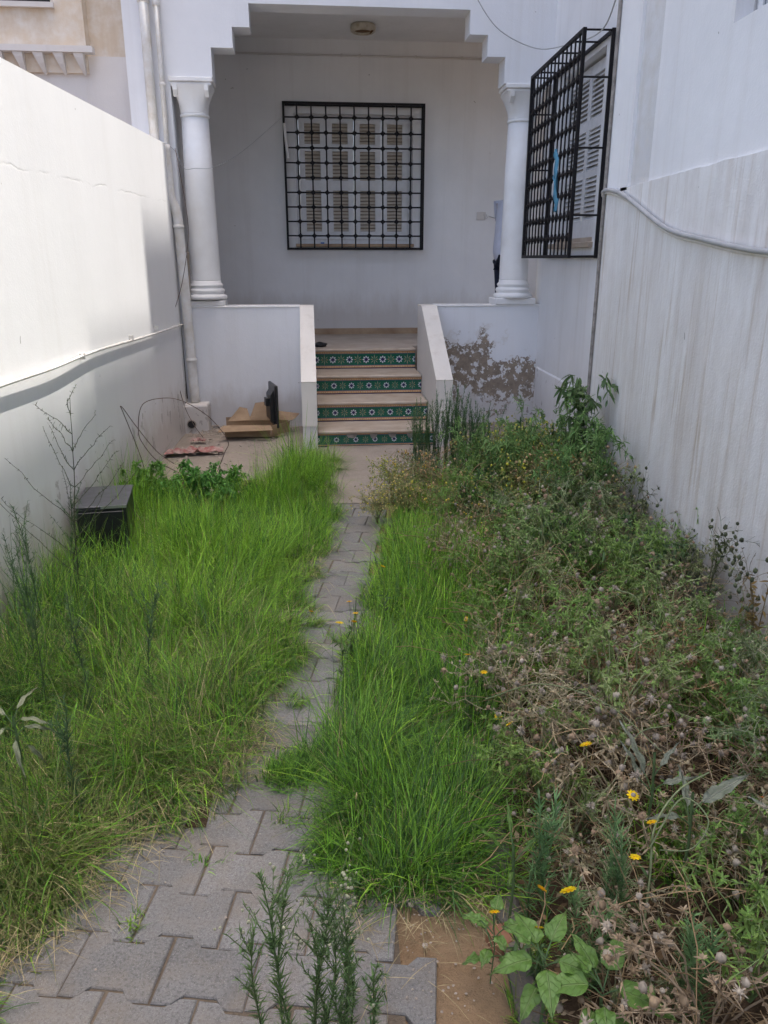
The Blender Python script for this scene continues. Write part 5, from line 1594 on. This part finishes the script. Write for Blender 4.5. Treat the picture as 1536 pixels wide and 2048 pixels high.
# meshes are unit length: rebuild at real size so that the material's veins keep their scale
def blades_of(mat,Ls,Wf,**k): return [big_leaf(L,L*Wf,i,**k).mesh('leaf',mat) for i,L in enumerate(Ls)]
def rosette2(name,loc,leaves,label,mat,Wf,cat='plant',h=.2,**kk):
    r_ = empty(name,loc,0,label,cat)
    st=Veg(); c=np.array([.09,.15,.06])
    st.tubes(np.array([[[0,0,-.01],[.006,0,h*.5],[0,.004,h]]]),.0038 if h>.195 else .0016,c,None,5)
    tips=[]
    for (az,L,el,z0,ro) in leaves:
        p=(math.cos(az)*.03,math.sin(az)*.03,z0)
        st.tubes(np.array([[[0,0,z0-.03],[p[0]*.5,p[1]*.5,z0-.012],[p[0],p[1],p[2]]]]),.0018,c,None,4)
    st.build('stem',M['stem'],r_)
    for i,(az,L,el,z0,ro) in enumerate(leaves):
        o=inst('leaf',big_leaf(L,L*Wf,i+len(name),**kk).mesh('leaf',mat,True),r_,(math.cos(az)*.03,math.sin(az)*.03,z0),(ro,-el,az))
    return r_
rosette2('broadleaf_plant',(.40,1.20,0),[(1.9,.085,.35,.24,.1),(3.3,.085,.1,.235,0),(4.6,.085,.0,.23,0),(5.8,.08,.15,.235,.1),(.9,.075,.5,.25,0),(2.7,.06,.6,.26,0),(4.0,.07,-.1,.18,0)],
         'broad-leaved bright green plant at bottom right, left cluster beside the kerb',LM,.66)
rosette2('broadleaf_plant',(.50,1.13,0),[(3.05,.10,.05,.235,0),(-.45,.11,.05,.235,0),(1.95,.075,.6,.245,.1),(.95,.085,.45,.245,0),(4.5,.07,.1,.21,0),(3.9,.06,.2,.19,0),(5.4,.07,.0,.18,0),(2.5,.05,.8,.25,0)],
         'broad-leaved bright green plant at bottom right, larger right cluster',LM,.62)
rosette2('broadleaf_plant',(.325,1.35,0),[(2.8,.045,.3,.17,0),(.2,.045,.3,.15,0),(4.2,.045,.2,.12,0),(1.2,.045,.4,.18,0),(3.4,.04,.2,.08,0),(5.3,.045,.2,.10,0),(2.0,.04,.3,.13,0),(4.9,.04,.3,.16,0)],
         'small leafy seedling growing on the dirt beside the kerb',LM,.75,h=.19)
rosette2('thistle',(.80,1.66,.12),[(1.9,.14,1.0,.18,.3),(2.6,.11,1.25,.17,-.2),(-.2,.09,.5,.17,.4),(.5,.08,.9,.21,0)],'grey-leaved thistle standing in the middle of the seed heads',LG,.22,h=.26,lobed=.18,droop=.25)
rosette2('thistle',(.83,1.50,.10),[(.25,.15,.42,.25,.5),(3.4,.10,.4,.22,0),(1.4,.10,.8,.22,.5)],'grey-leaved thistle nearer the camera with one long curling leaf',LG,.24,h=.28,lobed=.15,droop=.2)
rosette2('thistle',(1.05,1.40,.08),[(.3,.10,.6,.28,0),(2.2,.10,.7,.25,.4),(4.2,.09,.3,.25,0)],'small grey-leaved thistle at the right edge of the seed heads',LG,.3,h=.26,lobed=.18)
rosette2('long_leaved_plant',(-.98,2.02,.02),[(-.3,.10,.3,.30,.2),(.4,.09,-.2,.26,.5),(2.6,.11,.3,.30,0),(-1.2,.10,-.5,.24,.3),(.1,.09,-.8,.20,.6),(-2,.09,.1,.28,0),(1.4,.10,.5,.31,0)],
         'plant with pale narrow leaves at the left edge of the picture',LP,.17,h=.30,droop=.5)
rosette2('long_leaved_plant',(.40,1.50,.0),[(2.9,.09,.9,.24,0),(.4,.08,.7,.22,0),(1.6,.08,1.0,.26,0),(4.4,.07,.4,.2,0)],'narrow-leaved sprout rising beside the kerb',LM,.16,h=.25,droop=.2)

# long bare seed stalks arching through the tangle
st=Veg(); 
def stalk(pts,r,label,cat='stalk',heads=(),col=(.20,.24,.12)):
    P=np.array([list(p) for p in spline(pts,7)]); v_=Veg(); v_.tubes(P[None],np.linspace(r,r*.55,len(P))[None,:],np.array(col),None,5)
    r_=empty('seed_stalk',tuple(pts[0]),0,label,cat)
    o=v_.build('stem',M['stem'],r_,loc=tuple(-c for c in pts[0]))
    if heads:
        h_=Veg(); h_.puffs(np.array(heads),.012,np.array([.36,.32,.26]),26); h_.balls(np.array(heads),.006,np.array([.3,.25,.19]),.3)
        h_.build('seed_head',M['dry'],r_,loc=tuple(-c for c in pts[0]))
stalk([(.66,1.32,.05),(.70,1.40,.22),(.72,1.45,.33),(.79,1.50,.39),(.86,1.50,.44)],.0034,'long pale green stalk rising to the curling thistle leaf')
stalk([(.70,1.42,.30),(.78,1.46,.40),(.83,1.42,.37),(.79,1.40,.31),(.72,1.41,.30)],.0022,'looping pale stalk beside the curling thistle leaf')
stalk([(1.0,2.2,.05),(.98,2.25,.30),(.97,2.27,.52),(.90,2.30,.56)],.0026,'straight pale green stalk standing in the middle of the right bed',heads=[(.90,2.30,.565)])
stalk([(.45,2.15,.25),(.60,2.05,.36),(.75,1.9,.38),(.86,1.75,.32)],.0022,'long straight stalk lying across the weeds in the middle of the right bed')
stalk([(.95,1.9,.30),(.82,1.82,.33),(.72,1.68,.31),(.62,1.60,.27)],.0020,'grey stalk crossing just above the yellow flower',heads=[(.62,1.60,.275)])
stalk([(1.15,1.55,.12),(1.12,1.5,.34),(1.05,1.5,.38),(.98,1.42,.33)],.0020,'bent grey stalk near the right edge',heads=[(.98,1.42,.335)])
stalk([(.62,1.9,.1),(.60,1.92,.28),(.57,1.93,.34)],.0015,'stalk with a round grey puff where the grass meets the weeds',heads=[(.57,1.93,.345)])
stalk([(.53,1.86,.1),(.51,1.88,.26),(.50,1.88,.31)],.0015,'stalk with a round pale puff nearest the tall grass',heads=[(.50,1.88,.315)])

# small tufts on the paving
for i,(x,y,h,lb) in enumerate(((-.55,1.57,.055,'small green tuft between pavers at lower left'),(-.40,1.76,.05,'tiny green tuft in a paver joint below the big grass bed'),(-.17,1.92,.08,'low green tuft on the pavers below the crossing grass'),
     (-.19,2.56,.09,'low grass tuft reaching onto the path from the left'),(-.02,3.05,.10,'thin tuft on the path beside the little yellow flowers'),(.10,3.55,.10,'thin weed tuft on the narrow part of the path'),(-.14,3.2,.12,'tuft on the left edge of the path, half way'),
     (-.88,1.33,.10,'grass tuft in the bottom left corner of the picture'),(.30,1.95,.10,'tuft of coarse grass at the edge of the bare dirt'),
     (.42,1.62,.14,'grass tuft leaning over the kerb beside the bare dirt'),(.385,1.28,.09,'small tuft between kerb and bare dirt, beside the left leaf cluster'),(.34,1.16,.08,'low tuft on the bare dirt at the bottom edge'),
     (.44,1.42,.12,'tuft just behind the kerb, left of the feathery green stem'))):
    v=Veg(); k=7 if h<.09 else 12; g=np.random.default_rng(200+i)
    if i in (7,): k=24; h=.13
    clump(g.normal(0,.022*(1+i%3*.3),k),g.normal(0,.018,k),12,np.full(k,.01),np.full(k,h),.0024,.7,(.2,.6,.3,.12,.2),g,v,(.2,.7))
    r_=tag(v.build('grass_tuft',M['leaf'],loc=(x,y,0)),lb,'grass tuft','tufts on the paving')
# ------------------------------------------------------------------ the person behind the right column
def skin_mesh(name, verts, edges, radii, mat, parent, root=0, sub=2, loc=(0,0,0)):
    me = bpy.data.meshes.new(name); me.from_pydata(verts, edges, [])
    o = bpy.data.objects.new(name, me); COL.objects.link(o)
    sk = o.modifiers.new('skin','SKIN'); sk.use_smooth_shade = True
    for i, r_ in enumerate(radii):
        sv = me.skin_vertices[0].data[i]; sv.radius = (r_, r_) if not isinstance(r_, tuple) else r_; sv.use_root = (i == root)
    sb = o.modifiers.new('sub','SUBSURF'); sb.levels = sub; sb.render_levels = sub
    bpy.context.view_layer.update()
    dg = bpy.context.evaluated_depsgraph_get()
    m2 = bpy.data.meshes.new_from_object(o.evaluated_get(dg)); m2.name = name
    bpy.data.objects.remove(o)
    m2.materials.clear(); m2.materials.append(mat)
    return inst(name, m2, parent, loc)
person = empty('person', hloc(2.125, 8.55, .72), R(8), 'person in a white shirt and dark trousers standing behind the right column', 'person')
# local frame: facing +x, left side +y; 1.74 m tall
V_ = [(0,0,.93),(.0,0,1.05),(.01,0,1.22),(.0,0,1.38),(.03,0,1.46),(.07,0,1.53)]          # 0-5 spine to neck
E_ = [(i,i+1) for i in range(5)]; Rd = [(.13,.10),(.12,.095),(.135,.11),(.14,.10),(.06,.06),(.052,.055)]
def chain(at, pts, rad):
    p = at
    for q_, r_ in zip(pts, rad):
        V_.append(q_); Rd.append(r_); E_.append((p, len(V_)-1)); p = len(V_)-1
    return p
for s_ in (-1, 1):
    chain(3, [(0,s_*.17,1.41),(.05,s_*.215,1.14),(.10,s_*.205,1.0),(.12,s_*.19,.95)], [.055,.042,.032,.025])
    chain(0, [(0,s_*.09,.86),(.015,s_*.10,.48),(-.01,s_*.105,.10),(.05,s_*.115,.035),(.13,s_*.125,.025)], [.085,.058,.042,.036,.028])
skin_mesh('body', V_, E_, Rd, M['skin'], person)
# head with a face
mb = MB(); nu, nv = 28, 20; vs=[]
for i in range(nv+1):
    ph = math.pi*i/nv
    for j in range(nu):
        th = 2*math.pi*j/nu
        x,y,z = math.sin(ph)*math.cos(th), math.sin(ph)*math.sin(th), math.cos(ph)
        rx, ry, rz = .098, .076, .118
        jaw = 1-.28*max(0,-z)**1.4
        X = x*rx*jaw; Y = y*ry*jaw; Z = z*rz
        if x > 0:
            X += .020*math.exp(-((y*ry)/.012)**2-((Z+.012)/.022)**2)      # nose
            X -= .010*sum(math.exp(-((Y-e*.031)/.014)**2-((Z-.012)/.012)**2) for e in (-1,1))   # eye sockets
            X += .005*math.exp(-((Y)/.022)**2-((Z+.052)/.007)**2)          # lips
            X += .006*math.exp(-((Y)/.02)**2-((Z+.092)/.014)**2)           # chin
        vs.append((X,Y,Z))
fs=[(i*nu+j,(i+1)*nu+j,(i+1)*nu+(j+1)%nu,i*nu+(j+1)%nu) for i in range(nv) for j in range(nu)]
mb.add(vs,fs)
for e in (-1,1):
    mb.lathe([(.006,-.012),(.016,-.006),(.02,.004),(.016,.016),(.008,.024)],(-.004,e*.074,0),8)
mb.build('head', M['skin'], person, smooth=True, loc=(.09,0,1.625))
mb = MB()
for e in (-1,1): mb.lathe([(.002,-.009),(.008,-.005),(.0095,0),(.008,.005),(.002,.009)],(.076,e*.031,.012),8)
mb.build('eye', [M['shirt']], person, smooth=True, loc=(.09,0,1.625))
mb = MB(); vs=[]
for i in range(13):
    ph = math.pi*.62*i/12
    for j in range(nu):
        th=2*math.pi*j/nu; x=math.cos(th); r_=1.06+.02*math.sin(j*5+i*3)
        lim = 1 if x<.25 else .62
        p2 = ph*lim
        vs.append((math.sin(p2)*x*.099*r_-.004, math.sin(p2)*math.sin(th)*.079*r_, math.cos(p2)*.121*r_))
mb.add(vs,[(i*nu+j,(i+1)*nu+j,(i+1)*nu+(j+1)%nu,i*nu+(j+1)%nu) for i in range(12) for j in range(nu)])
mb.build('hair', M['hair'], person, smooth=True, loc=(.09,0,1.625))
# hands: palm and five fingers each
for s_ in (-1,1):
    wx = .12
    V2=[(0,0,0),(.012,0,-.045),(.016,0,-.075)]; E2=[(0,1),(1,2)]; R2=[(.022,.016),(.032,.014),(.030,.012)]
    for k,(dy,L_) in enumerate(((-.024,.062),(-.008,.072),(.009,.068),(.024,.052))):
        a=len(V2); V2+= [(.016,dy,-.085),(.022,dy*1.1,-.085-L_*.5),(.014,dy*1.1,-.085-L_)]; E2+=[(2,a),(a,a+1),(a+1,a+2)]; R2+=[.0088,.0082,.0068]
    a=len(V2); V2+=[(.03,-.02,-.04),(.05,-.024,-.075)]; E2+=[(1,a),(a,a+1)]; R2+=[.0105,.0085]
    skin_mesh('hand', V2, E2, R2, M['skin'], person, 0, 1, (wx+.005, s_*.19, .945))
V3=[(0,0,.80),(.005,0,1.05),(.01,0,1.22),(.0,0,1.38),(.0,0,1.455)]; E3=[(i,i+1) for i in range(4)]; R3=[(.205,.16),(.165,.14),(.17,.14),(.165,.125),(.08,.075)]
for s_ in (-1,1):
    a=len(V3); V3+=[(0,s_*.17,1.415),(.045,s_*.216,1.14),(.11,s_*.200,.975)]; E3+=[(3,a),(a,a+1),(a+1,a+2)]; R3+=[.085,.074,.055]
skin_mesh('shirt', V3, E3, R3, M['shirt'], person)
V4=[(0,0,.93)]; E4=[]; R4=[(.135,.11)]
for s_ in (-1,1):
    a=len(V4); V4+=[(0,s_*.09,.84),(.015,s_*.10,.48),(-.01,s_*.105,.10)]; E4+=[(0,a),(a,a+1),(a+1,a+2)]; R4+=[.100,.075,.062]
skin_mesh('trousers', V4, E4, R4, M['trousers'], person)
for s_ in (-1,1):
    mb=MB(); vs=[]; fs=[]
    prof=[(-.07,.030,.07),(-.03,.036,.085),(.04,.040,.065),(.11,.042,.045),(.17,.030,.03),(.19,.01,.015)]
    for (x,w,h) in prof:
        for k in range(10):
            t=2*math.pi*k/10; z=h*.5+h*.5*math.sin(t)
            vs.append((x,w*math.cos(t),max(0,z)))
    for i in range(len(prof)-1):
        for k in range(10):
            a=i*10+k; b=i*10+(k+1)%10; fs.append((a,b,b+10,a+10))
    fs+= [tuple(range(10))[::-1], tuple(range(50,60))]
    mb.add(vs,fs); mb.build('shoe',M['shoe'],person,smooth=True,loc=(0,s_*.108,.002))
